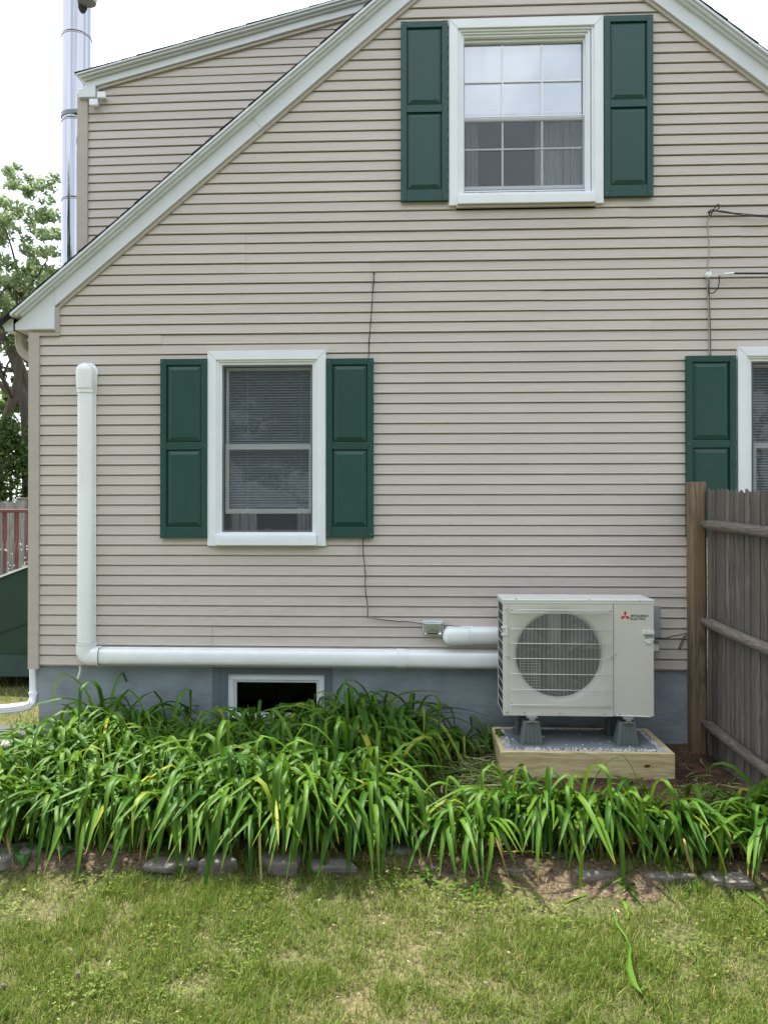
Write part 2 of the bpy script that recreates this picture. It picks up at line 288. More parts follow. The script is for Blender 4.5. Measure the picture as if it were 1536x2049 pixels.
# ---------------------------------------------------------------- mesh helpers
WO = {}                                         # world origin of each object
class MB:
    def __init__(s): s.v = []; s.f = []; s.uv = []
    def add(s, vs, fs, uvs=None):
        o = len(s.v); s.v += [tuple(v) for v in vs]; s.f += [tuple(i + o for i in f) for f in fs]
        s.uv += uvs if uvs else [(0, 0)] * len(vs)
        return s
    def box(s, x0, x1, y0, y1, z0, z1):
        x0, x1 = sorted((x0, x1)); y0, y1 = sorted((y0, y1)); z0, z1 = sorted((z0, z1))
        return s.add([(x0, y0, z0), (x1, y0, z0), (x1, y1, z0), (x0, y1, z0), (x0, y0, z1), (x1, y0, z1), (x1, y1, z1), (x0, y1, z1)],
              [(0, 3, 2, 1), (4, 5, 6, 7), (0, 1, 5, 4), (1, 2, 6, 5), (2, 3, 7, 6), (3, 0, 4, 7)])
    def hexa(s, b, t):                          # bottom 4 points, top 4 points
        return s.add(list(b) + list(t), [(0, 3, 2, 1), (4, 5, 6, 7), (0, 1, 5, 4), (1, 2, 6, 5), (2, 3, 7, 6), (3, 0, 4, 7)])
    def prism(s, poly, y0, y1):                 # poly: list of (x,z), extruded along y
        n = len(poly); area = sum(poly[i][0] * poly[(i + 1) % n][1] - poly[(i + 1) % n][0] * poly[i][1] for i in range(n))
        if area < 0: poly = poly[::-1]
        y0, y1 = min(y0, y1), max(y0, y1)
        vs = [(x, y0, z) for x, z in poly] + [(x, y1, z) for x, z in poly]
        fs = [tuple(range(n)), tuple(range(2 * n - 1, n - 1, -1))] + [(i + n, (i + 1) % n + n, (i + 1) % n, i) for i in range(n)]
        return s.add(vs, fs)
    def tube(s, pts, r, seg=8, caps=True, flat=None):
        pts = [Vector(p) for p in pts]; n = len(pts); rs = r if isinstance(r, (list, tuple)) else [r] * n
        t0 = (pts[1] - pts[0]).normalized(); up = Vector((0, 0, 1)) if abs(t0.z) < .9 else Vector((0, 1, 0))
        a = t0.cross(up).normalized(); vs = []
        for i, p in enumerate(pts):
            t = (pts[min(i + 1, n - 1)] - pts[max(i - 1, 0)]).normalized()
            a = (a - t * a.dot(t)).normalized(); b = t.cross(a)
            for k in range(seg):
                q = 2 * math.pi * k / seg; d = a * math.cos(q) + b * math.sin(q)
                vs.append(p + d * rs[i])
        fs = [(i * seg + k, i * seg + (k + 1) % seg, (i + 1) * seg + (k + 1) % seg, (i + 1) * seg + k) for i in range(n - 1) for k in range(seg)]
        if caps: fs += [tuple(range(seg - 1, -1, -1)), tuple((n - 1) * seg + k for k in range(seg))]
        return s.add(vs, fs)
    def sweep(s, pts, prof, caps=True):         # prof: list of (side, out) pairs; out = towards -Y; path lies in the XZ plane
        pts = [Vector(p) for p in pts]; n = len(pts); m = len(prof); vs = []
        for i, p in enumerate(pts):
            t = (pts[min(i + 1, n - 1)] - pts[max(i - 1, 0)]).normalized(); a = Vector((t.z, 0, -t.x)).normalized()
            if 0 < i < n - 1:
                t1 = (pts[i] - pts[i - 1]).normalized(); k = 1 / max(.5, t1.dot(t))
            else: k = 1
            for u, o in prof: vs.append(p + a * u * k + Vector((0, -o, 0)))
        fs = [(i * m + k, i * m + (k + 1) % m, (i + 1) * m + (k + 1) % m, (i + 1) * m + k) for i in range(n - 1) for k in range(m)]
        if caps: fs += [tuple(range(m - 1, -1, -1)), tuple((n - 1) * m + k for k in range(m))]
        return s.add(vs, fs)
    def lathe(s, c, prof, seg=24, axis='Z'):    # prof: list of (radius, height)
        vs = []; c = Vector(c)
        for r, h in prof:
            for k in range(seg):
                q = 2 * math.pi * k / seg
                d = Vector((r * math.cos(q), r * math.sin(q), h)) if axis == 'Z' else Vector((r * math.cos(q), -h, r * math.sin(q)))
                vs.append(c + d)
        n = len(prof)
        fs = [(i * seg + k, i * seg + (k + 1) % seg, (i + 1) * seg + (k + 1) % seg, (i + 1) * seg + k) for i in range(n - 1) for k in range(seg)]
        fs += [tuple(range(seg - 1, -1, -1)), tuple((n - 1) * seg + k for k in range(seg))]
        return s.add(vs, fs)
    def mesh(s, name, m, smooth=False, origin=None):
        me = bpy.data.meshes.new(name); o = Vector(origin) if origin is not None else Vector((0, 0, 0))
        me.from_pydata([(x - o.x, y - o.y, z - o.z) for x, y, z in s.v], [], s.f)
        if any(u != (0, 0) for u in s.uv):
            uvl = me.uv_layers.new(name='UVMap'); li = np.zeros(len(me.loops), dtype=np.int32); me.loops.foreach_get('vertex_index', li)
            uvl.data.foreach_set('uv', np.array(s.uv, dtype=np.float32)[li].ravel())
        me.materials.append(MATS[m] if isinstance(m, str) else m)
        if smooth: me.polygons.foreach_set('use_smooth', [True] * len(me.polygons))
        me.update(); return me
    def build(s, name, m, parent=None, smooth=False, bevel=0, base=False, autosmooth=False):
        a = np.array(s.v); lo, hi = a.min(0), a.max(0); c = (lo + hi) / 2
        if base: c[2] = lo[2]
        c = Vector([float(q) for q in c]); me = s.mesh(name, m, smooth or autosmooth, c)
        o = bpy.data.objects.new(name, me); COL.objects.link(o); WO[o] = c
        if parent: o.parent = parent; o.location = c - WO[parent]
        else: o.location = c
        if bevel:
            md = o.modifiers.new('bevel', 'BEVEL'); md.width = bevel; md.segments = 2; md.limit_method = 'ANGLE'; md.angle_limit = R(40)
        if autosmooth:
            me.set_sharp_from_angle(angle=R(40))
        return o
def thing(name, label, cat, loc, group=None):
    o = bpy.data.objects.new(name, None); COL.objects.link(o); o.location = loc; o.empty_display_size = .1
    WO[o] = Vector(loc); return tag(o, label, cat, group)
def tag(o, label, cat, group=None):
    o['label'] = label; o['category'] = cat
    if group: o['group'] = group
    return o
def struct(o): o['kind'] = 'structure'; return o
def stuff(o): o['kind'] = 'stuff'; return o
def inst(src, parent, wpos):
    c = src.copy(); COL.objects.link(c); c.parent = parent; WO[c] = Vector(wpos); c.location = WO[c] - WO[parent]; return c

# ---------------------------------------------------------------- ground
def nz(x, y, s, seed=0): return mnoise.noise(Vector((x * s + seed, y * s + seed * 1.7, seed * .3)))
BED_FRONT = -1.83
def lawn_z(x, y):
    z = gz(x, y)
    if y < BED_FRONT: z -= .055 * min(1, (BED_FRONT - y) / .12)
    return z + .012 * nz(x, y, 1.7, 3)
xs = sorted(set(list(np.linspace(-4.2, 4.2, 85)) + [-150, -70, -30, -14, -9, -6.5, -5, 5, 6.5, 9, 14, 30, 70, 150]))
ys = sorted(set(list(np.linspace(-6.4, .6, 71)) + [-150, -70, -30, -14, -9, 1, 2, 4, 7, 11, 18, 30, 70, 180]))
mb = MB(); mb.v = [(float(x), float(y), lawn_z(x, y) - (.03 if y > BED_FRONT + .02 and y <= .6 and -3.2 < x < 4.2 else 0)) for y in ys for x in xs]; mb.uv = [(0, 0)] * len(mb.v)
nx = len(xs); mb.f = [(j * nx + i, j * nx + i + 1, (j + 1) * nx + i + 1, (j + 1) * nx + i) for j in range(len(ys) - 1) for i in range(nx - 1)]
o = struct(mb.build('ground', 'lawn_soil', smooth=True)); WO[o] = WO[o]
xs = np.linspace(-3.1, 4.1, 120); ys = np.linspace(BED_FRONT - .03, .02, 40); mb = MB()
for y in ys:
    for x in xs:
        yy = y + (.05 * nz(x, 0, 2.1, 5) if y < -1.5 else 0)
        e = min(1, (y - ys[0]) / .12) * min(1, (x + 3.1) / .2)
        mb.v.append((float(x), float(yy), gz(x, y) - .05 * (1 - e) + .012 * nz(x, y, 6, 9) + .006 * nz(x, y, 22, 2)))
mb.uv = [(0, 0)] * len(mb.v); nx = len(xs)
mb.f = [(j * nx + i, j * nx + i + 1, (j + 1) * nx + i + 1, (j + 1) * nx + i) for j in range(len(ys) - 1) for i in range(nx - 1)]
struct(mb.build('flower_bed_soil', 'bed_soil', smooth=True))

def ext(px):
    e = 0.0
    for c_, w_, h_ in ((1150, 130, .30), (1270, 60, .22), (60, 120, .22), (230, 70, .16), (880, 60, .14), (1480, 60, .12), (1040, 60, .24)): e += h_ * math.exp(-((px - c_) / w_) ** 2)
    return min(.2, e * .62) + .015
xs = np.linspace(-2.9, 3.4, 180); mb = MB(); rows_ = 12
for j in range(rows_):
    for x in xs:
        x = float(x); px_ = 768 + x * FPX / 3.95 + 62; e_ = ext(px_) * (1 + .5 * nz(x, 1, 5, 3)); y_ = BED_FRONT + .05 - (e_ + .05) * j / (rows_ - 1)
        t_ = j / (rows_ - 1); mb.v.append((x, y_, lawn_z(x, y_) + (.014 if 0 < j < rows_ - 1 else -.01) * (1 - t_ ** 3) + .006 * nz(x, y_, 16, 5)))
mb.uv = [(0, 0)] * len(mb.v); nx = len(xs)
mb.f = [((j + 1) * nx + i, (j + 1) * nx + i + 1, j * nx + i + 1, j * nx + i) for j in range(rows_ - 1) for i in range(nx - 1)]
struct(mb.build('bare_soil', 'bed_soil_dry', smooth=True))

# ---------------------------------------------------------------- the house
YS = -.034                                   # front of the siding lips
house = thing('house', 'beige vinyl sided gable end of a house with green shutters and blue grey foundation', 'house', (.9, 0, 0))
FX0 = P(78, 1400, 0).x                       # left edge of the foundation
CX0, CX1 = P(56.5, 1000, -.05).x, P(78, 1000, -.05).x
Z0 = P(600, 1334, YS).z                      # bottom of the siding
PITCHZ = .0762
la, lb = P(118, 620, -.03), P(838, 0, -.03); mL = (lb.z - la.z) / (lb.x - la.x)
ra_, rb_ = P(1284, 0, -.03), P(1536, 191, -.03); mR = (rb_.z - ra_.z) / (rb_.x - ra_.x)
APX = (ra_.z - mR * ra_.x - la.z + mL * la.x) / (mL - mR); APZ = la.z + mL * (APX - la.x)
EAVEZ = P(90, 660, -.03).z
RX1 = 2 * APX - CX0
def xl(z): return max(CX0 + .01, la.x + (z - la.z) / mL) if z > la.z else CX0 + .02
def xr(z): return min(RX1, ra_.x + (z - ra_.z) / mR) if ra_.x + (z - ra_.z) / mR < RX1 else RX1
print('apex', APX, APZ, 'slopes', mL, mR, 'z0', Z0, 'corner', CX0, FX0, RX1)

# window openings: (x0,x1,z0,z1)
def rect(px0, py0, px1, py1, Y=-.05):
    a = P(px0, (py0 + py1) / 2, Y); b = P(px1, (py0 + py1) / 2, Y); c = P((px0 + px1) / 2, py0, Y); d = P((px0 + px1) / 2, py1, Y)
    return [a.x, b.x, d.z, c.z]
LW = rect(415.5, 702, 652, 1092.5); UW = rect(898, 36, 1206.5, 409)
RW = [P(1475, 850, -.05).x, 0, 0, 0]; RW[1] = RW[0] + LW[1] - LW[0]; RW[3] = P(1500, 694.5, -.05).z; RW[2] = RW[3] - (LW[3] - LW[2])
def shrink(r, a=.055, b=.05, c=.055): return (r[0] + a, r[1] - a, r[2] + b, r[3] - c)
HOLES = [shrink(LW), shrink(UW), shrink(RW)]
SEAMS = {}                                   # course number -> seam x positions
def seam(px, py0, py1):
    a = P(px, py0, YS); b = P(px, py1, YS)
    k0 = int((b.z - Z0) / PITCHZ + .3); k1 = int((a.z - Z0) / PITCHZ + .3)
    for k in range(k0, k1 + 1): SEAMS.setdefault(k, []).append(a.x)
for s_ in ((487, 490, 538), (1082, 600, 640), (1257, 430, 455), (1300, 655, 690), (712, 1100, 1135), (680, 1200, 1240), (1053, 1155, 1170), (320, 675, 690), (1482, 465, 500), (738, 545, 570), (420, 1275, 1290)): seam(*s_)
prof = [(-.003, 0.0), (-.0165, .0015), (-.0175, .005), (-.0155, .010), (-.0105, .058), (-.0095, .0672), (.005, .0680), (.005, PITCHZ + .001)]
mb_sheath = MB()
def plank(xa0, xa1, xb0, xb1, z, yb, top=PITCHZ, name='siding_plank', par=house, m='siding', tilt=0):
    b = MB(); n = len(prof); vs = []
    for s in (0, 1):
        for y, h in prof:
            h = min(h, top); t = h / PITCHZ
            x = (xa0 + (xa1 - xa0) * t) if s == 0 else (xb0 + (xb1 - xb0) * t)
            vs.append((x, yb + y, z + h + tilt * x))
    fs = [(i, n + i, n + i + 1, i + 1) for i in range(n - 1)]
    fs += [tuple(range(n)), tuple(range(2 * n - 1, n - 1, -1))]
    b.add(vs, fs); o = b.build(name, m, par); o.location.z += random.uniform(-.0008, .0008); o.rotation_euler.y = random.uniform(-.0003, .0003); return o
k = 0
while True:
    z = Z0 + k * PITCHZ
    if xr(z) - xl(z) < .1: break
    a0, a1, b0, b1 = xl(z), xl(z + PITCHZ), xr(z), xr(z + PITCHZ)
    if a1 > b1: a1 = b1 = (a1 + b1) / 2
    cuts = sorted([(h[0], h[1]) for h in HOLES if h[2] < z + PITCHZ and h[3] > z])
    cur, curT = a0, a1; segs = []
    for c0, c1 in cuts: segs.append((cur, curT, c0, c0)); cur = curT = c1
    segs.append((cur, curT, b0, b1))
    for s0, s0t, s1, s1t in segs:
        mb_sheath.hexa([(s0, .0, z), (s1, .0, z), (s1, .11, z), (s0, .11, z)], [(s0t, .0, z + PITCHZ), (s1t, .0, z + PITCHZ), (s1t, .11, z + PITCHZ), (s0t, .11, z + PITCHZ)])
        xsn = sorted(x for x in SEAMS.get(k, []) if s0 + .15 < x < s1 - .15)
        p0, p0t, yo = s0, s0t, 0
        for x in xsn:
            plank(p0, p0t, x + .012, x + .012, z, -.0175 + yo); p0 = p0t = x; yo = yo + .004
        plank(p0, p0t, s1, s1t, z, -.0175 + yo)
    k += 1
mb_sheath.build('wall', 'trim_beige', house)
# starter and corner boards
MB().box(FX0 - .01, RX1, -.020, -.002, Z0 - .012, Z0 + .002).build('starter_strip', 'trim_beige', house)
zb = P(66, 1339, -.05).z; zt = P(66, 665, -.05).z
MB().box(CX0, CX1, -.050, .0, zb, zt).box(CX0, CX0 + .02, 0, .085, zb, zt).build('corner_board', 'trim_beige', house, bevel=.003)
MB().box(RX1 - (CX1 - CX0), RX1, -.050, .0, zb, zt).build('corner_board', 'trim_beige', house, bevel=.003)
# side, back walls, floors: closed shell
DEP = 8.5
b = MB().box(CX0 + .022, CX0 + .1, .11, DEP, Z0 - .03, EAVEZ).box(RX1 - .1, RX1 - .002, .11, DEP, Z0 - .03, EAVEZ)
b.prism([(CX0 + .03, Z0 - .03), (RX1 - .01, Z0 - .03), (RX1 - .01, EAVEZ), (APX, APZ), (CX0 + .03, EAVEZ)], DEP, DEP + .1)
b.build('rear_wall', 'siding', house)
MB().box(CX0 + .12, RX1 - .12, .13, DEP - .02, Z0 - .2, Z0 - .05).box(CX0 + .12, RX1 - .12, .13, DEP - .02, Z0 + 2.45, Z0 + 2.6).build('floor', 'room_dark', house)
MB().box(CX0 + .12, RX1 - .12, 2.6, 2.7, Z0 - .04, Z0 + 2.44).box(CX0 + 1.1, RX1 - 1.1, 2.6, 2.7, Z0 + 2.61, Z0 + 3.9).build('inner_wall', 'room_dark', house)
# foundation with the basement window opening
BW = rect(455, 1350, 648.5, 1447, 0)
fz = -.15; ft = Z0 + .02
b = MB().box(FX0, BW[0], .0, .2, fz, ft).box(BW[1], RX1 - .02, .0, .2, fz, ft).box(BW[0], BW[1], 0, .2, fz, BW[2]).box(BW[0], BW[1], 0, .2, BW[3], ft)
b.build('foundation', 'foundation', house)
MB().box(FX0, FX0 + .2, .2, DEP, fz, ft - .04).box(RX1 - .22, RX1 - .02, .2, DEP, fz, ft - .04).build('foundation_side', 'foundation', house)
xa, xb = P(425, 1380, 0).x, P(690, 1380, 0).x
b = MB().box(xa, BW[0] - .001, -.006, -.0005, fz, ft - .03).box(BW[1] + .001, P(664, 1380, 0).x, -.006, -.0005, fz, ft - .03).box(BW[0] - .001, BW[1] + .001, -.006, -.0005, BW[3] + .001, ft - .03)
b.build('patched_render', 'foundation_band', house)
MB().box(xa + .055, xa + .06, -.009, -.0055, fz, ft - .03).build('render_joint', 'foundation_band', house)
bw = MB().box(BW[0], BW[1], .02, .07, BW[3] - .045, BW[3]).box(BW[0], BW[1], -.03, .07, BW[2], BW[2] + .045).box(BW[0], BW[0] + .04, .02, .07, BW[2] + .045, BW[3] - .045).box(BW[1] - .04, BW[1], .02, .07, BW[2] + .045, BW[3] - .045).build('basement_window', 'window_white', house, bevel=.003)
MB().box(BW[0] + .04, BW[0] + .062, .035, .075, BW[2] + .045, BW[3] - .045).box(BW[1] - .062, BW[1] - .04, .035, .075, BW[2] + .045, BW[3] - .045).box(BW[0] + .062, BW[1] - .062, .035, .075, BW[3] - .065, BW[3] - .045).box(BW[0] + .062, BW[1] - .062, .035, .075, BW[2] + .045, BW[2] + .065).build('sash', 'sash_grey', bw)
MB().box(BW[0] + .062, BW[1] - .062, .055, .059, BW[2] + .065, BW[3] - .065).build('pane', 'glass_dark', bw)
MB().box(BW[0] - .1, BW[1] + .1, .9, 1.0, fz, ft).box(BW[0] - .1, BW[0] - .02, .2, .9, fz, ft).box(BW[1] + .02, BW[1] + .1, .2, .9, fz, ft).box(BW[0] - .1, BW[1] + .1, .2, .9, ft - .04, ft).build('window_well', 'room_dark', bw)

# rakes: strips that run up the slope at perpendicular offset t0..t1 above the siding line
aL = math.atan(mL); aR = math.atan(mR)
def strip(side, t0, t1, xe0, xe1=None, bend=None):
    """polygon (x,z) of a band between offsets t0,t1; xe0 = x of the eave end"""
    if side == 'L':
        nxv, nzv = -math.sin(aL), math.cos(aL); m = mL; bx, bz = la.x, la.z
    else:
        nxv, nzv = -math.sin(aR), math.cos(aR); m = mR; bx, bz = ra_.x, ra_.z
    def z_at(x, t): return bz + m * (x - bx) + t / nzv
    def top(t):   # intersect both sides' offset lines
        zl_ = lambda x: la.z + mL * (x - la.x) + t / math.cos(aL)
        x = (ra_.z - mR * ra_.x + t / math.cos(aR) - la.z + mL * la.x - t / math.cos(aL)) / (mL - mR)
        return x, zl_(x)
    p0, p1 = top(t0), top(t1); xe1 = xe0 if xe1 is None else xe1
    return [(xe0, z_at(xe0, t0)), p0, p1, (xe1, z_at(xe1, t1))]
zret = EAVEZ
xJ0 = P(118, 620, -.045).x; x110 = P(110, 650, -.06).x
xE = P(57, 650, -.05).x; xTip = P(27, 640, -.08).x
xRE = 2 * APX - xTip
for side, s in (('L', 1), ('R', -1)):
    e0 = xJ0 if side == 'L' else 2 * APX - xJ0
    eT = xTip if side == 'L' else xRE
    MB().prism(strip(side, 0, .026, e0), -.047, 0).build('rake_trim', 'trim_beige', house)
    # frieze split in two lengths with a visible joint
    xf = x110 if side == 'L' else 2 * APX - x110
    MB().prism(strip(side, .0265, .124, xf), -.062, 0).build('rake_board', 'trim_white', house, bevel=.002)
    MB().prism(strip(side, .1245, .140, eT + s * .06), -.090, 0).build('rake_moulding', 'trim_white', house, bevel=.002)
    MB().prism(strip(side, .1405, .157, eT + s * .03), -.115, 0).build('rake_moulding', 'trim_white', house, bevel=.002)
    MB().prism(strip(side, .1575, .174, eT), -.132, 0).build('rake_fascia', 'trim_white', house, bevel=.002)
    rf = MB().prism(strip(side, .1745, .180, eT + s * .01), -.115, DEP + .3).build('roof', 'deck_wood_roof', house)
    # shingle courses, each a tilted slab
    m_, a_, (bx, bz) = (mL, aL, (la.x, la.z)) if side == 'L' else (mR, aR, (ra_.x, ra_.z))
    d = Vector((math.cos(a_), 0, math.sin(a_))) * (1 if side == 'L' else -1); nrm = Vector((-math.sin(a_), 0, math.cos(a_)))
    xe = eT - s * .005; e = Vector((xe, 0, bz + m_ * (xe - bx))) + nrm * .1805
    L = (APX - xe) / d.x if side == 'L' else (xe - APX) / -d.x
    nC = int(abs(L) / .14) + 1
    for i in range(nC):
        j = random.uniform(-.012, .012)
        q0 = e + d * (i * .14); q1 = e + d * min(i * .14 + .17, abs(L) + .1)
        a, b_, c_, d_ = q0 + nrm * .003, q1, q1 + nrm * .004, q0 + nrm * .010
        MB().prism([(p.x, p.z) for p in (a, b_, c_, d_)], -.129 + j * .4, DEP + .32).build('shingle', 'shingle', rf)
# joints in the rake boards (thin overlapping end of the upper length)
def band_quad(side, t0, t1, x, wdt, y0, y1, name, m):
    bx, bz, mm, aa = (la.x, la.z, mL, aL) if side == 'L' else (ra_.x, ra_.z, mR, aR)
    d = Vector((math.cos(aa), 0, math.sin(aa))); n_ = Vector((-math.sin(aa), 0, math.cos(aa)))
    b0 = Vector((x, 0, bz + mm * (x - bx)))
    pts = [b0 + n_ * t0, b0 + d * wdt + n_ * t0, b0 + d * wdt + n_ * t1, b0 + n_ * t1]
    MB().prism([(p.x, p.z) for p in pts], y0, y1).build(name, m, house)
xq = P(528, 262, -.06).x
band_quad('L', .027, .1235, xq, .9, -.0655, -.0625, 'rake_board_lap', 'trim_white')
band_quad('L', .141, .1565, P(425, 280, -.1).x, .9, -.120, -.1155, 'rake_moulding_lap', 'trim_white')
band_quad('R', .027, .1235, P(1365, 35, -.06).x, 1.2, -.0655, -.0625, 'rake_board_lap', 'trim_white')
band_quad('R', .158, .1735, P(1480, 80, -.1).x, .8, -.137, -.1325, 'rake_fascia_lap', 'trim_white')
# eave return at the left corner
zr = P(80, 660, -.06).z; x110 = P(110, 650, -.06).x
def zL(x, t): return la.z + mL * (x - la.x) + t / math.cos(aL)
for s in (1,):
    pl = [(xE - .11, zr), (x110, zr), (x110, zL(x110, .026)), (xE - .11, zL(xE - .11, .15))]
    MB().prism([(xTip + .003, zr), (x110 - .0005, zr), (x110 - .0005, zL(x110, .124)), (xTip + .003, zL(xTip + .003, .124))], -.062, 0.12).build('eave_return', 'trim_white', house, bevel=.003)
    MB().prism([(P(58, 658, -.068).x, zr + .006), (x110 - .004, zr + .006), (x110 - .004, zL(x110, .0) - .0)], -.067, -.0622).build('return_panel', 'trim_white', house, bevel=.002)
    MB().prism([(x110 + .0005, zr - .02), (xJ0 + .004, zr - .02), (xJ0 + .004, zL(xJ0, 0) + .02), (x110 + .0005, zL(x110, .02))], -.05, 0).build('return_trim', 'trim_beige', house)
    MB().box(CX1 + .0, xJ0 + .004, -.048, 0, zr - .042, zr - .0205).build('return_trim', 'trim_beige', house)
    MB().box(xTip - .02, CX0 + .03, .13, DEP, zr - .02, zr + .0).build('soffit', 'trim_white', house)
    MB().box(xTip + .0, xTip + .02, .13, DEP, zr, zr + .17).build('fascia', 'trim_white', house)
# gutter (K style) along the left eave
gx1 = P(27.5, 650, -.05).x; g0 = P(20, 638, -.05).z; g1 = P(20, 662, -.05).z
gp = [(gx1, g0), (gx1, g1), (gx1 - .065, g1), (gx1 - .078, g1 + .03), (gx1 - .105, g1 + .055), (gx1 - .115, g0 - .008), (gx1 - .115, g0)]
MB().prism(gp, -.05, -.046).prism(gp, .1, DEP).build('gutter', 'trim_white', house) if False else None
b = MB().prism(gp, -.052, -.048)
for i in range(1, len(gp) - 1):
    (xa_, za_), (xb__, zb__) = gp[i], gp[i + 1]
    b.add([(xa_, -.048, za_), (xb__, -.048, zb__), (xb__, DEP, zb__), (xa_, DEP, za_)], [(0, 1, 2, 3)])
b.build('gutter', 'trim_white', house)
# downspout: top elbow and bottom run with the long outlet
def ribtube(pts, wx, wy, name, m, par, rib=4):
    prof2 = []
    for k2 in range(24):
        q = 2 * math.pi * k2 / 24; c, s2 = math.cos(q), math.sin(q)
        r_ = (abs(c) ** 6 + abs(s2) ** 6) ** (-1 / 6) * (1 - .06 * (k2 % 2))
        prof2.append((c * r_ * wx, s2 * r_ * wy))
    b = MB(); pts = [Vector(p) for p in pts]; n = len(pts); up = Vector((0, 1, 0)); a = None
    vs = []
    for i, p in enumerate(pts):
        t = (pts[min(i + 1, n - 1)] - pts[max(i - 1, 0)]).normalized()
        sd_ = t.cross(up).normalized(); up2 = sd_.cross(t)
        for u, v_ in prof2: vs.append(p + sd_ * u + up2 * v_)
    m_ = len(prof2)
    fs = [(i * m_ + k2, i * m_ + (k2 + 1) % m_, (i + 1) * m_ + (k2 + 1) % m_, (i + 1) * m_ + k2) for i in range(n - 1) for k2 in range(m_)]
    b.add(vs, fs); return b.build(name, m, par)
def PP(px, py, Y): v = P(px, py, Y); return (v.x, v.y, v.z)
Yd = .10
ribtube([PP(43, 664, Yd), PP(43, 676, Yd), PP(43, 690, Yd), PP(46, 700, Yd), PP(52, 709, Yd), PP(60, 715, Yd), PP(72, 722, Yd)], .036, .045, 'downspout_elbow', 'trim_beige', house)
ds = ribtube([PP(70, 725, Yd), PP(70, 1300, Yd), PP(70, 1335, Yd - .01), PP(70.5, 1380, Yd - .03), PP(70, 1396, Yd - .05), PP(66, 1406, Yd - .07), PP(58, 1412, Yd - .09), PP(45, 1415, Yd - .11), PP(20, 1418, Yd - .15), PP(-70, 1426, Yd - .3)], .031, .04, 'downspout', 'trim_white', house)
for py in (1385,):
    b = MB().box(P(61, py, .05).x, P(79, py, .05).x, .02, .13, P(70, py + 3, .05).z, P(70, py - 1, .05).z); b.build('joint_band', 'trim_white', ds)

# ---------------------------------------------------------------- windows
def mitred(b, r, wdt, y0, y1, bot=True, wb=None):
    x0, x1, z0, z1 = r; w_ = wdt; g = .0006
    b.prism([(x0, z1), (x1, z1), (x1 - w_, z1 - w_), (x0 + w_, z1 - w_)], y0, y1)
    zb_ = z0 + (w_ if bot else 0)
    b.prism([(x0, z1 - g * 2), (x0 + w_, z1 - w_ - g * 2), (x0 + w_, zb_), (x0, z0)], y0 + .0015, y1)
    b.prism([(x1, z1 - g * 2), (x1 - w_, z1 - w_ - g * 2), (x1 - w_, zb_), (x1, z0)], y0 + .0015, y1)
    if bot: b.prism([(x0, z0), (x1, z0), (x1 - w_, z0 + w_), (x0 + w_, z0 + w_)], y0, y1)
    return b
def frame(b, x0, x1, z0, z1, wx, wt, wb, y0, y1):
    return b.box(x0, x1, y0, y1, z1 - wt, z1).box(x0, x1, y0, y1, z0, z0 + wb).box(x0, x0 + wx, y0, y1, z0 + wb, z1 - wt).box(x1 - wx, x1, y0, y1, z0 + wb, z1 - wt)
def curtain(x0, x1, z0, z1, y, par, m='curtain', folds=8, amp=.02):
    b = MB(); n = folds * 8; vs = []
    for i in range(n + 1):
        t = i / n; x = x0 + (x1 - x0) * t; yy = y + amp * math.sin(t * folds * 2 * math.pi) + amp * .5 * math.sin(t * folds * 3.3 + 1)
        vs += [(x, yy, z0), (x, yy, z1)]
    b.add(vs, [(2 * i, 2 * i + 2, 2 * i + 3, 2 * i + 1) for i in range(n)])
    return b.build('curtain', m, par, smooth=True)
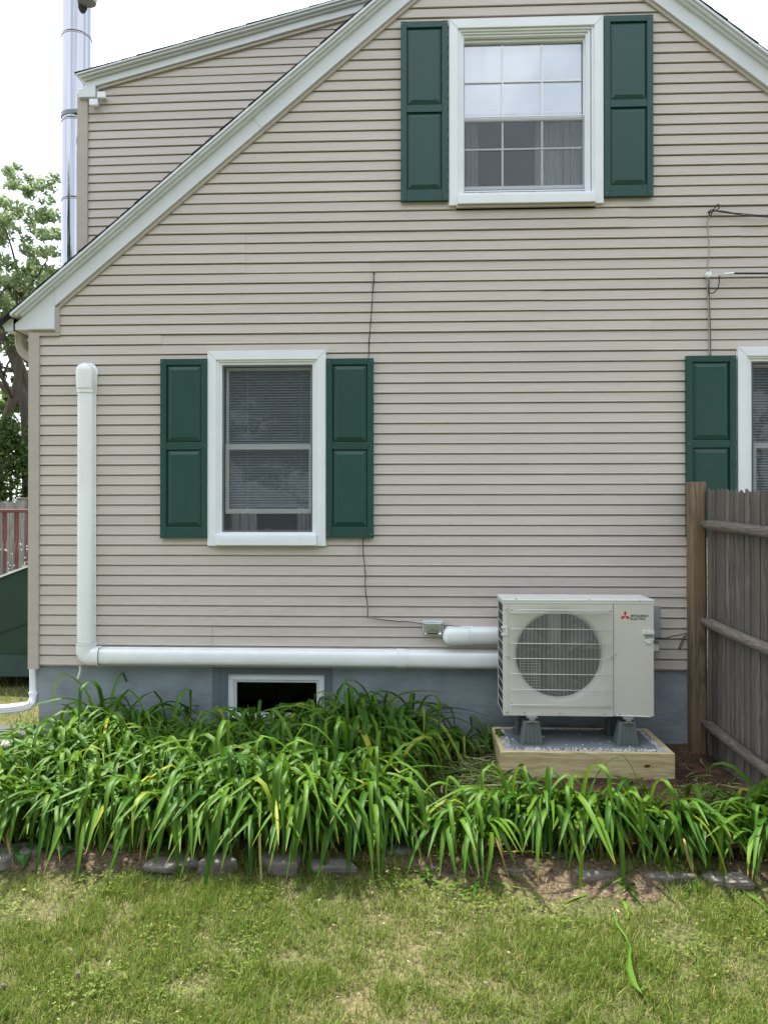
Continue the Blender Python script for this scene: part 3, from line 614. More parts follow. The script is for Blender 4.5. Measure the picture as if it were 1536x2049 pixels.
def lower_window(r, first):
    X0, X1, ZB, ZT = r
    fx = lambda u: X0 + (u - 370) / 755 * (X1 - X0); fzz = lambda v: ZT - (v - 66) / 1256 * (ZT - ZB)
    win = mitred(MB(), (X0, X1, ZB, ZT), .066, -.058, -.02, bot=False).build('window', 'window_white', house, bevel=.002)
    b = MB(); frame(b, fx(424), fx(1072), fzz(1252), fzz(118), .02, .02, .018, -.046, .05)
    frame(b, fx(440), fx(1056), fzz(1246), fzz(134), .022, .022, .015, -.034, .05); b.build('window_frame', 'window_white', win, bevel=.0015)
    MB().box(fx(424), fx(1070), -.085, -.02, fzz(1318), fzz(1272)).box(fx(420), fx(1068), -.072, -.02, fzz(1271), fzz(1250)).build('sill', 'window_white', win, bevel=.004)
    MB().box(fx(424), fx(1074), -.055, -.0355, fzz(1330), fzz(1319)).build('sill_trim', 'trim_beige', win)
    b = MB(); frame(b, fx(466), fx(1036), fzz(1230), fzz(157), .008, .008, .012, -.028, -.018); b.build('screen_frame', 'screen_frame', win)
    MB().box(fx(470), fx(1032), -.0235, -.023, fzz(1222), fzz(162)).build('insect_screen', 'insect_screen', win)
    b = MB(); frame(b, fx(474), fx(1034), fzz(692), fzz(163), .019, .020, .022, .022, .05)
    b.box(fx(474), fx(1034), .0, .022, fzz(693), fzz(662)); b.build('upper_sash', 'sash_grey', win, bevel=.0015)
    MB().box(fx(497), fx(1022), .034, .038, fzz(672), fzz(184)).build('pane', 'glass', win)
    b = MB(); frame(b, fx(476), fx(1034), fzz(1114), fzz(690), .026, .01, .038, -.008, .02); b.build('lower_sash', 'sash_grey', win, bevel=.0015)
    MB().box(fx(505), fx(1028), .004, .008, fzz(1062), fzz(700)).build('pane', 'glass', win)
    MB().tube([(fx(735), -.032, fzz(1210)), (fx(742), -.045, fzz(1217)), (fx(762), -.045, fzz(1217)), (fx(770), -.032, fzz(1210))], .003, 6).build('screen_pull', 'screen_frame', win)
    # mini blind
    zt_, zb_ = fzz(170), fzz(1055); zz = zt_; i = 0; src = None
    while zz > zb_:
        c = ((fx(480) + fx(1030)) / 2, .085, zz)
        if src is None:
            hw = (fx(1030) - fx(480)) / 2; src = MB().hexa([(c[0] - hw, .085 - .009, zz - .0085), (c[0] + hw, .085 - .009, zz - .0085), (c[0] + hw, .085 + .008, zz + .003), (c[0] - hw, .085 + .008, zz + .003)],
                                 [(c[0] - hw, .085 - .0095, zz - .0075), (c[0] + hw, .085 - .0095, zz - .0075), (c[0] + hw, .085 + .007, zz + .004), (c[0] - hw, .085 + .007, zz + .004)]).build('slat', 'slat', win)
        else:
            s_ = inst(src, win, (WO[src].x, WO[src].y, WO[src].z + (zz - zt_))); s_.rotation_euler = (random.uniform(-.06, .06), random.uniform(-.0016, .0016), 0)
        zz -= .0206
    for u in (606, 950): MB().box(fx(u) - .0012, fx(u) + .0012, .070, .072, zb_, zt_).build('cord', 'slat', win)
    MB().box(fx(480), fx(1030), .078, .092, zb_ - .02, zb_ - .008).build('bottom_rail', 'slat', win)
    c1 = curtain(fx(480), fx(650), fzz(1240), fzz(1060), .15, win, folds=6); c2 = curtain(fx(915), fx(1030), fzz(1240), fzz(1060), .15, win, folds=4)
    return win
lower_window(LW, True); lower_window(RW, False)
def upper_window(r):
    X0, X1, ZB, ZT = r
    fx = lambda u: X0 + (u - 364) / 821 * (X1 - X0); fzz = lambda v: ZT - (v - 92) / 993 * (ZT - ZB)
    win = mitred(MB(), (X0, X1, ZB, ZT), .066, -.058, -.02, bot=False).build('window', 'window_white', house, bevel=.002)
    b = MB(); frame(b, fx(412), fx(1138), fzz(1024), fzz(140), .02, .016, .01, -.042, .06)
    frame(b, fx(426), fx(1120), fzz(1020), fzz(152), .018, .014, .01, -.03, .06)
    frame(b, fx(434), fx(1108), fzz(1016), fzz(163), .016, .014, .01, -.018, .06); b.build('window_frame', 'window_white', win, bevel=.0015)
    MB().box(fx(408), fx(1140), -.082, -.02, fzz(1084), fzz(1036)).box(fx(410), fx(1136), -.066, -.02, fzz(1035), fzz(1022)).build('sill', 'window_white', win, bevel=.004)
    MB().box(fx(402), fx(1140), -.06, -.0355, fzz(1098), fzz(1085)).build('sill_trim', 'trim_beige', win)
    b = MB(); frame(b, fx(432), fx(1102), fzz(606), fzz(176), .02, .02, .012, .012, .05); b.build('upper_sash', 'window_white', win, bevel=.002)
    MB().box(fx(450), fx(1080), .027, .031, fzz(600), fzz(205)).build('pane', 'glass_upper', win)
    b = MB(); frame(b, fx(438), fx(1098), fzz(1002), fzz(598), .008, .007, .007, -.012, -.004); b.build('screen_frame', 'window_white', win)
    MB().box(fx(442), fx(1094), -.0085, -.008, fzz(998), fzz(604)).build('insect_screen', 'screen_upper', win)
    b = MB(); frame(b, fx(432), fx(1102), fzz(985), fzz(606), .022, .014, .026, .012, .046); b.build('lower_sash', 'window_white', win, bevel=.002)
    MB().box(fx(448), fx(1084), .026, .03, fzz(962), fzz(618)).build('pane', 'glass', win)
    for u in (655, 868):
        MB().box(fx(u - 5), fx(u + 5), .018, .026, fzz(600), fzz(205)).build('glazing_bar', 'window_white', win)
        MB().box(fx(u - 5), fx(u + 5), .017, .025, fzz(962), fzz(618)).build('glazing_bar', 'window_white', win)
    for v in (402, 766):
        MB().box(fx(450), fx(1080), .0165, .0245 , fzz(v + 4), fzz(v - 4)).build('glazing_bar', 'window_white', win)
    for u in (605, 912): MB().box(fx(u - 22), fx(u + 22), .044, .06, fzz(545), fzz(535)).build('sash_lock', 'window_white', win, bevel=.002)
    MB().box(fx(436), fx(1096), .046, .07, fzz(565), fzz(550)).build('meeting_rail', 'window_white', win)
    MB().box(fx(425), fx(1110), .10, .104, fzz(570), fzz(160)).build('roller_shade', 'shade_white', win)
    curtain(fx(430), fx(530), fzz(1010), fzz(560), .16, win, folds=7); curtain(fx(1000), fx(1105), fzz(1010), fzz(560), .16, win, folds=6)
    curtain(fx(850), fx(1000), fzz(1010), fzz(560), .2, win, folds=9, amp=.012)
    return win
upper_window(UW)

# ---------------------------------------------------------------- shutters
def shutter(x0, x1, z0, z1):
    w_ = x1 - x0; h = z1 - z0; t = .012
    vz = lambda v: z1 - (v - 120) / (1268 - 120) * h          # measured on the lower left shutter
    st = w_ * .125
    b = MB().box(x0 + .004, x1 - .004, -.048, -.034, z0 + .004, z1 - .004)
    b.box(x0, x0 + st, -.0662, -.034, z0, z1).box(x1 - st, x1, -.0662, -.034, z0, z1)
    for a_, c_ in ((120, 160), (655, 702), (1196, 1268)): b.box(x0 + st, x1 - st, -.064, -.034, vz(c_), vz(a_))
    s_ = b.build('shutter', 'shutter_green', house, bevel=.0025)
    for a_, c_ in ((160, 655), (702, 1196)):
        xa, xb, za, zc = x0 + st + .003, x1 - st - .003, vz(c_) + .003, vz(a_) - .003; g = .030
        p = MB(); A = [(xa, -.0485, za), (xb, -.0485, za), (xb, -.0485, zc), (xa, -.0485, zc)]
        B = [(xa + .006, -.052, za + .006), (xb - .006, -.052, za + .006), (xb - .006, -.052, zc - .006), (xa + .006, -.052, zc - .006)]
        C = [(xa + g, -.0605, za + g), (xb - g, -.0605, za + g), (xb - g, -.0605, zc - g), (xa + g, -.0605, zc - g)]
        D = [(xa + g + .003, -.0625, za + g + .003), (xb - g - .003, -.0625, za + g + .003), (xb - g - .003, -.0625, zc - g - .003), (xa + g + .003, -.0625, zc - g - .003)]
        fs = []
        for L_ in range(3): fs += [(L_ * 4 + i, L_ * 4 + (i + 1) % 4, L_ * 4 + 4 + (i + 1) % 4, L_ * 4 + 4 + i) for i in range(4)]
        p.add(A + B + C + D, fs + [(12, 13, 14, 15)]); p.build('raised_panel', 'shutter_green', s_)
    for v in (138, 678, 1245):
        for xx in (x0 + .016, x1 - .016):
            MB().lathe((xx, -.0662, vz(v)), [(.0045, -.001), (.0045, .002), (.002, .0035)], 10, 'Y').build('screw', 'screw', s_)
def shp(a, b, c, d, xl_, xr_):
    r = rect(a, b, c, d, -.06); shutter(r[0], r[1], r[2], r[3])
shp(321, 718, 415, 1077, 0, 0); shp(652.5, 717, 747, 1077, 0, 0)
shp(801.5, 42.5, 895.5, 402, 0, 0); shp(1208, 30.5, 1306, 393, 0, 0)
r = rect(1372, 711.5, 1471.5, 1000, -.06); hh = 1.335; shutter(r[0], r[1], r[3] - hh, r[3])
shutter(RW[1] + .004, RW[1] + .004 + (r[1] - r[0]), r[3] - hh, r[3])

# ---------------------------------------------------------------- dormer behind (side wall of the raised rear part)
DY = .83
d0, d1 = P(196, 184, DY), P(704, 41, DY); mD = (d1.z - d0.z) / (d1.x - d0.x); aD = math.atan(mD)
dxl, dxc = P(157.5, 350, DY).x, P(178.5, 350, DY).x
def dz(x, t=0): return d0.z + mD * (x - d0.x) + t / math.cos(aD)
def roofz(x): return zL(x, .2) 
k = 0; tilt = .012
zstart = roofz(dxl) - .25
DXR = P(900, 0, DY).x
while zstart + k * PITCHZ < dz(DXR):
    z = zstart + k * PITCHZ
    # where the course meets the sloping fascia and the main roof
    xtop0 = d0.x + (z - d0.z) / mD; xtop1 = d0.x + (z + PITCHZ - d0.z) / mD
    xl0 = max(dxc - .01, xtop0 + .0); xl1 = max(dxc - .01, xtop1)
    xend = min(DXR, la.x + (z + .3 - la.z) / mL + .5)
    if xend > xl1 + .05: plank(xl0, xl1, xend, xend, z - tilt * xl0, DY, tilt=tilt)
    k += 1
MB().prism([(dxl + .01, roofz(dxl) - .3), (DXR, roofz(DXR) - .3), (DXR, dz(DXR, .05)), (dxl + .01, dz(dxl, .05))], DY + .001, DY + .1).build('dormer_wall', 'trim_beige', house)
MB().box(dxl, dxc, DY - .03, DY, roofz(dxl) - .3, dz(dxl) + .02).build('corner_board', 'trim_beige', house, bevel=.003)
MB().box(dxl + .002, dxl + .08, DY + .1, DEP, roofz(dxl) - .3, dz(dxl)).build('dormer_wall', 'siding', house)
dT = P(154, 150, DY - .1).x
def dstrip(t0, t1, x0, x0b=None, x1=None):
    x0b = x0 if x0b is None else x0b; x1 = DXR + .8 if x1 is None else x1
    return [(x0, dz(x0, t0)), (x1, dz(x1, t0)), (x1, dz(x1, t1)), (x0b, dz(x0b, t1))]
MB().prism(dstrip(0, .026, dxc + .09), DY - .035, DY).build('rake_trim', 'trim_beige', house)
MB().prism(dstrip(.0265, .085, dT + .045), DY - .05, DY).build('rake_board', 'trim_white', house, bevel=.002)
MB().prism(dstrip(.0855, .102, dT + .03), DY - .075, DY).build('rake_moulding', 'trim_white', house, bevel=.003)
MB().prism(dstrip(.1025, .120, dT + .012), DY - .10, DY).build('rake_moulding', 'trim_white', house, bevel=.003)
MB().prism(dstrip(.1205, .134, dT), DY - .115, DY).build('rake_fascia', 'trim_white', house, bevel=.003)
band_x = P(540, 60, DY - .05).x
pl = [(band_x, dz(band_x, .03)), (band_x + .5, dz(band_x + .5, .03)), (band_x + .5, dz(band_x + .5, .084)), (band_x, dz(band_x, .084))]
MB().prism(pl, DY - .0535, DY - .0502).build('rake_board_lap', 'trim_white', house)
rf = MB().prism(dstrip(.1345, .139, dT + .03, x1=P(1050, 0, DY).x), DY - .1, DEP + .3).build('roof', 'deck_wood_roof', house)
dd = Vector((math.cos(aD), 0, math.sin(aD))); dn = Vector((-math.sin(aD), 0, math.cos(aD)))
e = Vector((dT + .02, 0, dz(dT + .02))) + dn * .1395
for i in range(24):
    q0 = e + dd * (i * .14); q1 = e + dd * (i * .14 + .17)
    MB().prism([(p.x, p.z) for p in (q0 + dn * .003, q1, q1 + dn * .004, q0 + dn * .009)], DY - .112 + random.uniform(-.004, .004), DEP + .32).build('shingle', 'shingle', rf)
# return box and the two small white lamps under it
rr = rect(157.5, 180, 191, 194.5, DY - .06)
MB().prism([(rr[0], rr[2]), (rr[1], rr[2]), (rr[1], dz(rr[1], .03)), (rr[0], dz(rr[0], .03))], DY - .064, DY + .0).build('eave_return', 'trim_white', house, bevel=.003)
MB().box(rr[1], rr[1] + .02, DY - .04, DY, rr[2] - .004, dz(rr[1] + .02)).build('return_trim', 'trim_beige', house)
fl = thing('floodlight', 'small white twin floodlight under the upper roof corner', 'lamp', PP(200, 200, DY - .05))
for a in ((196, 185, 213, 198), (180, 199.5, 197.5, 213)):
    r_ = rect(*a, DY - .07)
    b = MB().box(r_[0], r_[1], DY - .09, DY - .06, r_[2], r_[3]); ho = b.build('lamp_head', 'window_white', fl, bevel=.008)
    MB().box(r_[0] + .015, r_[1] - .015, DY - .062, DY - .0, r_[2] + .02, r_[3] - .015).build('bracket', 'window_white', fl)

# ---------------------------------------------------------------- steel flue
FYc = 1.45; fa = P(125.5, 300, FYc); dflue = 1540 and (P(182, 90, FYc).x - P(125.5, 90, FYc).x); fr_ = dflue / 2; fxc = fa.x + fr_
flue = thing('metal_flue', 'shiny stainless steel flue pipe rising beside the upper roof corner', 'chimney', (fxc, FYc, 0.2))
zs = [.2] + [P(140, y, FYc - fr_).z for y in (392, 232, 58, -180)]
for i in range(len(zs) - 1):
    z0, z1 = zs[i], zs[i + 1]
    MB().lathe((fxc, FYc, 0), [(fr_ * .985, z0), (fr_ * .985, z1 - .03), (fr_ * .985, z1)], 48).build('pipe_section', 'steel', flue, smooth=False, autosmooth=True)
    MB().lathe((fxc, FYc, 0), [(fr_ * .985, z1 - .022), (fr_ * 1.02, z1 - .019), (fr_ * 1.02, z1 - .012), (fr_ * .99, z1 - .009), (fr_ * 1.02, z1 - .004), (fr_ * 1.02, z1 + .003), (fr_ * .985, z1 + .007)], 48).build('locking_band', 'steel', flue, autosmooth=True)
zt_ = zs[-1]
MB().lathe((fxc, FYc, 0), [(fr_, zt_), (fr_ * 1.3, zt_ + .05), (fr_ * 1.3, zt_ + .16), (fr_ * .2, zt_ + .26)], 40).build('cap', 'steel', flue, autosmooth=True)
zbk = P(150, 238, FYc).z
b = MB().lathe((fxc, FYc, 0), [(fr_ * 1.0, zbk - .02), (fr_ * 1.035, zbk - .02), (fr_ * 1.035, zbk + .02), (fr_ * 1.0, zbk + .02)], 48)
b.box(fxc + .03, dxl + .03, FYc - fr_ - .012, FYc - fr_ + .01, zbk - .018, zbk + .018).build('wall_bracket', 'steel_dark', flue)
c_ = P(182, -2, FYc - .1); MB().lathe((c_.x - .02, FYc - .12, c_.z), [(.02, -.065), (.075, -.05), (.088, .0), (.088, .03)], 24).build('side_cap', 'box_grey', flue, autosmooth=True)

# ---------------------------------------------------------------- white line covers on the wall
def dprof(w_, d_, n=9):
    pr = [(-w_ / 2 - .006, 0), (-w_ / 2 - .006, .006), (-w_ / 2, .007)]
    for i in range(n + 1):
        q = math.pi * i / n; c, s2 = -math.cos(q), math.sin(q)
        pr.append((abs(c) ** .7 * math.copysign(1, c) * w_ / 2, .02 + (d_ - .02) * s2 ** .55))
    pr += [(w_ / 2, .007), (w_ / 2 + .006, .006), (w_ / 2 + .006, 0)]
    return pr
Y0 = -.036
lc = thing('line_cover', 'long white plastic duct cover running down the left wall and along the foundation', 'duct cover', PP(168, 1318, Y0))
vx = P(168.5, 1000, -.1).x; vw = P(185.5, 1000, -.1).x - P(152, 1000, -.1).x
hz = P(600, 1318, -.1).z
ztop = P(168, 785, -.1).z; zel = P(168, 1290, -.1).z; xel = P(192, 1318, -.1).x
xend = P(1075, 1322, -.1).x; xcp = P(802, 1318, -.1).x; hz2 = P(1040, 1324, -.1).z
def Lp(x, z): return (x, Y0, z)
MB().sweep([Lp(vx, ztop + .02), Lp(vx, (ztop + zel) / 2), Lp(vx, zel)], dprof(vw - .006, .075)).build('duct', 'duct_white', lc, autosmooth=True)
MB().sweep([Lp(xel, hz), Lp((xel + xcp) / 2, (hz + hz - .002) / 2), Lp(xcp, hz - .004)], dprof(vw - .006, .075)).build('duct', 'duct_white', lc, autosmooth=True)
MB().sweep([Lp(xcp + .001, hz - .004), Lp(xend, hz2)], dprof(vw - .006, .075)).build('duct', 'duct_white', lc, autosmooth=True)
MB().sweep([Lp(xcp - .035, hz - .003), Lp(xcp + .035, hz - .004)], dprof(vw + .002, .081)).build('coupling', 'duct_white', lc, autosmooth=True)
rE = xel - vx
pts = [Lp(vx, zel + .01)] + [Lp(vx + rE * (1 - math.cos(q)), zel - (zel - hz) * math.sin(q)) for q in [math.pi / 2 * i / 8 for i in range(9)]] + [Lp(xel + .02, hz)]
pts = [Lp(vx, zel + .012), Lp(vx, zel - .03)] + [Lp(vx + .045 * (1 - math.cos(q)), hz + .045 - .045 * math.sin(q)) for q in [math.pi / 2 * i / 8 for i in range(9)]] + [Lp(xel + .02, hz)]
MB().sweep(pts, dprof(vw + .004, .083)).build('elbow', 'duct_white', lc, autosmooth=True)
MB().sweep([Lp(vx, zel + .012), Lp(vx, zel + .0)], dprof(vw + .01, .087)).build('elbow_collar', 'duct_white', lc, autosmooth=True)
MB().sweep([Lp(xel + .005, hz), Lp(xel + .02, hz)], dprof(vw + .01, .087)).build('elbow_collar', 'duct_white', lc, autosmooth=True)
def wallcap(c, w_, L, ang, par, name='wall_cap'):
    """hood: D-section that closes in a rounded end; c=open end centre, ang=direction of the closed end"""
    d = Vector((math.cos(ang), 0, math.sin(ang))); s2 = Vector((-d.z, 0, d.x)); b = MB(); vs = []; rings = []
    steps = [(0, 1, 1)] + [(.25, 1, 1), (L - w_ / 2, 1, 1.05)] if False else [(0, 1, 1), (.03, 1, 1), (.032, 1.02, 1.1), (L - w_ * .5, 1.04, 1.22)]
    for i in range(1, 8):
        q = math.pi / 2 * i / 7; steps.append((L - w_ * .5 + w_ * .5 * math.sin(q), 1.04 * max(.05, math.cos(q)), 1.22 * (.35 + .65 * math.cos(q) ** .7) if i < 7 else .3))
    pr = dprof(w_ + .004, .083); m_ = len(pr)
    for t, sx, so in steps:
        for u, o in pr: vs.append(Vector(c) + d * t + s2 * u * sx + Vector((0, -o * so, 0)))
    n = len(steps)
    fs = [(i * m_ + k2, i * m_ + (k2 + 1) % m_, (i + 1) * m_ + (k2 + 1) % m_, (i + 1) * m_ + k2) for i in range(n - 1) for k2 in range(m_)]
    fs += [tuple(range(m_ - 1, -1, -1)), tuple((n - 1) * m_ + k2 for k2 in range(m_))]
    b.add(vs, fs); cap_ = b.build(name, 'duct_white', par, autosmooth=True)
    cc = Vector(c) + d * (L - w_ * .5) + Vector((.012, 0, 0)); MB().lathe((cc.x, Y0 + .002, cc.z), [(w_ * .54, 0), (w_ * .54, .012), (w_ * .5, .016)], 28, 'Y').build('wall_flange', 'duct_white', par, autosmooth=True)
    return cap_
zcap = P(170, 724, -.12).z
wallcap(Lp(vx, ztop), vw, zcap - ztop, math.pi / 2, lc)
for dx_, dz_ in ((-.03, .12), (.03, .12)): MB().lathe((vx + dx_, Y0 - .07, zcap - .02), [(.003, -.002), (.003, .004)], 8, 'Y').build('screw', 'steel_screw', lc)
for px_, py_ in ((180, 1296), (205, 1306), (204, 1330), (797, 1306), (808, 1331), (600, 1332), (400, 1333)):
    c_ = P(px_, py_, -.1); MB().lathe((c_.x, -.105, c_.z), [(.003, -.004), (.003, .002), (.0015, .003)], 8, 'Y').build('screw', 'steel_screw', lc)
dt = MB().tube([PP(161, 1333, -.07), PP(161, 1342, -.07), PP(159, 1350, -.075), PP(156, 1358, -.08)], .0085, 10).build('drain_tube', 'tube_cream'); tag(dt, 'short cream drain tube poking out below the white duct elbow', 'tube')
lc2 = thing('line_cover', 'short white duct cover with a rounded end beside the clear box', 'duct cover', PP(940, 1274, Y0))
sz = P(940, 1274, -.1).z; sx0 = P(947, 1274, -.1).x; sw = P(900, 1257, -.1).z - P(900, 1291, -.1).z
MB().sweep([Lp(P(1075, 1274, -.1).x, sz), Lp(sx0, sz)], dprof(sw - .006, .078)).build('duct', 'duct_white', lc2, autosmooth=True)
wallcap(Lp(sx0, sz), sw - .004, sx0 - P(885, 1274, -.1).x, math.pi, lc2)

# ---------------------------------------------------------------- junction box and wires
jr = rect(845, 1243, 887, 1271, -.09)
jb = thing('junction_box', 'small clear plastic box on the wall at the end of the thin wire', 'junction box', ((jr[0] + jr[1]) / 2, -.036, jr[2]))
MB().box(jr[0], jr[1], -.055, -.036, jr[2], jr[3]).build('back_plate', 'clear_plastic', jb, bevel=.01)
MB().box(jr[0] + .006, jr[1] - .006, -.104, -.056, jr[2] + .006, jr[3] - .006).build('cover', 'glass_upper', jb, bevel=.012)
MB().box(jr[0] + .03, jr[1] - .035, -.085, -.056, jr[2] + .02, jr[3] - .03).build('module', 'box_grey', jb, bevel=.004)
MB().tube([(jr[0] + .02, -.09, jr[2] + .03), (jr[0] + .07, -.092, jr[2] + .06), (jr[0] + .11, -.09, jr[2] + .05)], .003, 6).build('lead', 'label_white', jb)
def wire(pxs, Y, r, name, m, label, cat='wire', jit=0, seg=6, sub=6):
    pts = [Vector(PP(a, b, Y)) for a, b in pxs]; out_ = []
    for i in range(len(pts) - 1):
        p0 = pts[max(i - 1, 0)]; p1 = pts[i]; p2 = pts[i + 1]; p3 = pts[min(i + 2, len(pts) - 1)]
        for k_ in range(sub):
            t = k_ / sub; q = .5 * ((2 * p1) + (p2 - p0) * t + (2 * p0 - 5 * p1 + 4 * p2 - p3) * t * t + (-p0 + 3 * p1 - 3 * p2 + p3) * t ** 3)
            if jit: q += Vector((random.uniform(-jit, jit), random.uniform(-jit, 0), random.uniform(-jit, jit)))
            out_.append(q)
    out_.append(pts[-1]); o = MB().tube(out_, r, seg).build(name, m, smooth=True)
    return tag(o, label, cat) if label else o
wv = thing('wire', 'thin twisted grey wire from a wall hole down behind the lower left window shutter', 'wire', PP(742, 600, -.04))
def child_wire(par, *a, **k_):
    o = wire(*a, **k_); o.parent = par; o.location = WO[o] - WO[par]; return o
child_wire(wv, [(748, 545), (747, 560), (745, 585), (744, 615), (741, 645), (739, 680), (737, 722)], -.042, .0028, 'strand', 'wire_black', None, jit=.0015)
child_wire(wv, [(747, 545), (748.5, 560), (746, 585), (743, 615), (742, 645), (738, 680), (737, 722)], -.044, .0018, 'strand', 'wire_black', None, jit=.0015)
wv = thing('wire', 'thin twisted wire below the shutter running to the clear box', 'wire', PP(736, 1232, -.04))
child_wire(wv, [(725, 1070), (727, 1100), (729, 1140), (732, 1180), (733, 1205), (737, 1232), (738, 1234), (760, 1238), (790, 1241), (820, 1243), (848, 1248)], -.043, .0026, 'strand', 'wire_pale', None, jit=.0015)
child_wire(wv, [(726, 1070), (726.5, 1100), (730, 1140), (731, 1180), (734, 1205), (736, 1233), (738, 1235), (760, 1239), (790, 1242.5), (820, 1244), (848, 1249)], -.046, .0034, 'strand', 'wire_black', None, jit=.0018)
wire([(886, 1251), (920, 1254), (950, 1257), (985, 1259)], -.042, .003, 'wire', 'wire_black', 'thin black wire just above the short rounded duct cover')
wire([(1416, 424), (1420, 432), (1426, 420), (1434, 410), (1438, 410), (1436, 418), (1424, 424), (1415, 426), (1424, 420), (1440, 424), (1470, 428), (1500, 432), (1560, 436)], -.06, .0042, 'cable', 'wire_black', 'black overhead cable looped at its knot high on the right wall', 'cable')
wire([(1418, 424), (1440, 422), (1465, 426), (1490, 428), (1520, 431), (1560, 433)], -.052, .0034, 'cable', 'wire_black', 'thinner black cable running right beside the looped cable', 'cable')
wire([(1419, 424), (1416, 440), (1414, 445), (1416, 470), (1418, 500), (1415, 530), (1417, 548)], -.044, .0038, 'cable', 'wire_grey', 'grey weathered cable dropping from the loop to the round insulator', 'cable', jit=.001)
wire([(1414, 552), (1416, 600), (1418, 650), (1419, 715)], -.046, .0055, 'cable', 'wire_grey', 'straight grey cable from the round insulator down to the right shutter', 'cable')
wire([(1417.5, 560), (1418, 600), (1420, 650), (1421, 715)], -.044, .0035, 'cable', 'wire_black', 'black cable pressed beside the straight grey cable above the right shutter', 'cable')
wire([(1417, 570), (1418, 585), (1426, 586), (1434, 578), (1438, 565), (1438, 552), (1446, 549)], -.055, .0042, 'cable', 'wire_black', 'black cable loop hanging under the round insulator', 'cable')
wire([(1466, 547), (1500, 547), (1570, 547)], -.09, .0075, 'cable', 'wire_black', 'thick black service cable reaching the wall from the right', 'cable')
sp_ = MB().tube([PP(1416, 553, -.06), PP(1430, 551, -.075), PP(1446, 549, -.088), PP(1447, 549, -.088), PP(1467, 547, -.09)], [.003, .003, .003, .009, .010], 10).build('cable_clamp', 'window_white'); tag(sp_, 'white wedge clamp gripping the thick black service cable', 'clamp')
c_ = P(1416, 550, -.05); ins = MB().lathe((c_.x, -.034, c_.z), [(.02, 0), (.022, .01), (.014, .016), (.014, .022), (.022, .028), (.02, .036), (.006, .038)], 20, 'Y').build('insulator', 'window_white', autosmooth=True); tag(ins, 'round white porcelain insulator screwed to the right wall', 'insulator')
c_ = P(748, 547, -.034); hl = MB().lathe((c_.x, -.030, c_.z), [(.008, 0), (.006, .006), (.004, .008)], 12, 'Y').build('cable_entry', 'wire_black'); tag(hl, 'small dark cable hole where the twisted grey wire starts', 'cable entry')

# ---------------------------------------------------------------- heat pump on its plinth
PYF, PYB = -.70, -.10
zp0 = G(1170, 1556).z; ptop = P(1170, 1506, PYF).z; pbot = P(1170, 1556, PYF).z
px0, px1 = P(1001, 1530, PYF).x, P(1350, 1530, PYF).x
print('pad', px0, px1, ptop, pbot, zp0)
pl_ = thing('equipment_plinth', 'new pine framed plinth filled with white gravel under the heat pump', 'plinth', ((px0 + px1) / 2, (PYF + PYB) / 2, pbot))
T = .038; 
def board(x0, x1, y0, y1, m):
    return MB().box(x0, x1, y0, y1, pbot - .03, ptop).build('board', m, pl_, bevel=.004)
board(px0, px1, PYF, PYF + T, 'new_pine'); board(px0, px1, PYB - T, PYB, 'new_pine')
board(px0, px0 + T, PYF + T + .001, PYB - T - .001, 'new_pine_side'); board(px1 - T, px1, PYF + T + .001, PYB - T - .001, 'new_pine_side')
for px_, py_ in ((1042, 1532), (1294, 1533)):
    c_ = P(px_, py_, PYF); b = MB().lathe((c_.x, PYF - .0004, c_.z), [(.021, 0), (.019, .0008), (.009, .0009), (.008, -.0005)], 16, 'Y'); b.v = [(x, y, c_.z + (z - c_.z) * .5 + (x - c_.x) * .1) for x, y, z in b.v]; b.build('knot', 'knot_wood', pl_)
for px_ in (1004, 1346):
    for py_ in (1512, 1523, 1545):
        c_ = P(px_, py_, PYF); MB().lathe((c_.x, PYF + .001, c_.z), [(.0035, 0), (.003, .002)], 8, 'Y').build('screw', 'steel_screw', pl_)
gi = (px0 + T, px1 - T, PYF + T, PYB - T)
MB().box(gi[0] + .001, gi[1] - .001, gi[2] + .001, gi[3] - .001, pbot - .03, ptop - .025).build('gravel_base', 'pebble', pl_)
gx0, gx1, gy0, gy1 = gi[0] + .045, gi[1] - .05, gi[2] + .05, gi[3] - .04
MB().box(gx0, gx1, gy0, gy1, ptop - .024, ptop + .008).build('composite_pad', 'pad_grey', pl_, bevel=.006)
b = MB(); ico = [(0, 0, 1), (.9, 0, .1), (0, .9, 0), (-.9, .1, 0), (0, -.9, .1), (.1, 0, -1)]; icf = [(0, 1, 2), (0, 2, 3), (0, 3, 4), (0, 4, 1), (5, 2, 1), (5, 3, 2), (5, 4, 3), (5, 1, 4)]
cnt = 0
while cnt < 2600:
    x, y = random.uniform(gi[0], gi[1]), random.uniform(gi[2], gi[3])
    if gx0 + .006 < x < gx1 - .006 and gy0 + .006 < y < gy1 - .006:
        if random.random() > .003: continue
        zz = ptop + .010
    else: zz = ptop - .022 + random.uniform(0, .026)
    s_ = random.uniform(.004, .0095); M_ = Matrix.Rotation(random.uniform(0, 6.28), 3, Vector((random.gauss(0, 1), random.gauss(0, 1), random.gauss(0, 1))).normalized())
    b.add([Vector((x, y, zz)) + M_ @ Vector((v[0] * s_ * 1.2, v[1] * s_, v[2] * s_ * .7)) for v in ico], icf); cnt += 1
stuff(b.build('gravel', 'pebble', pl_))

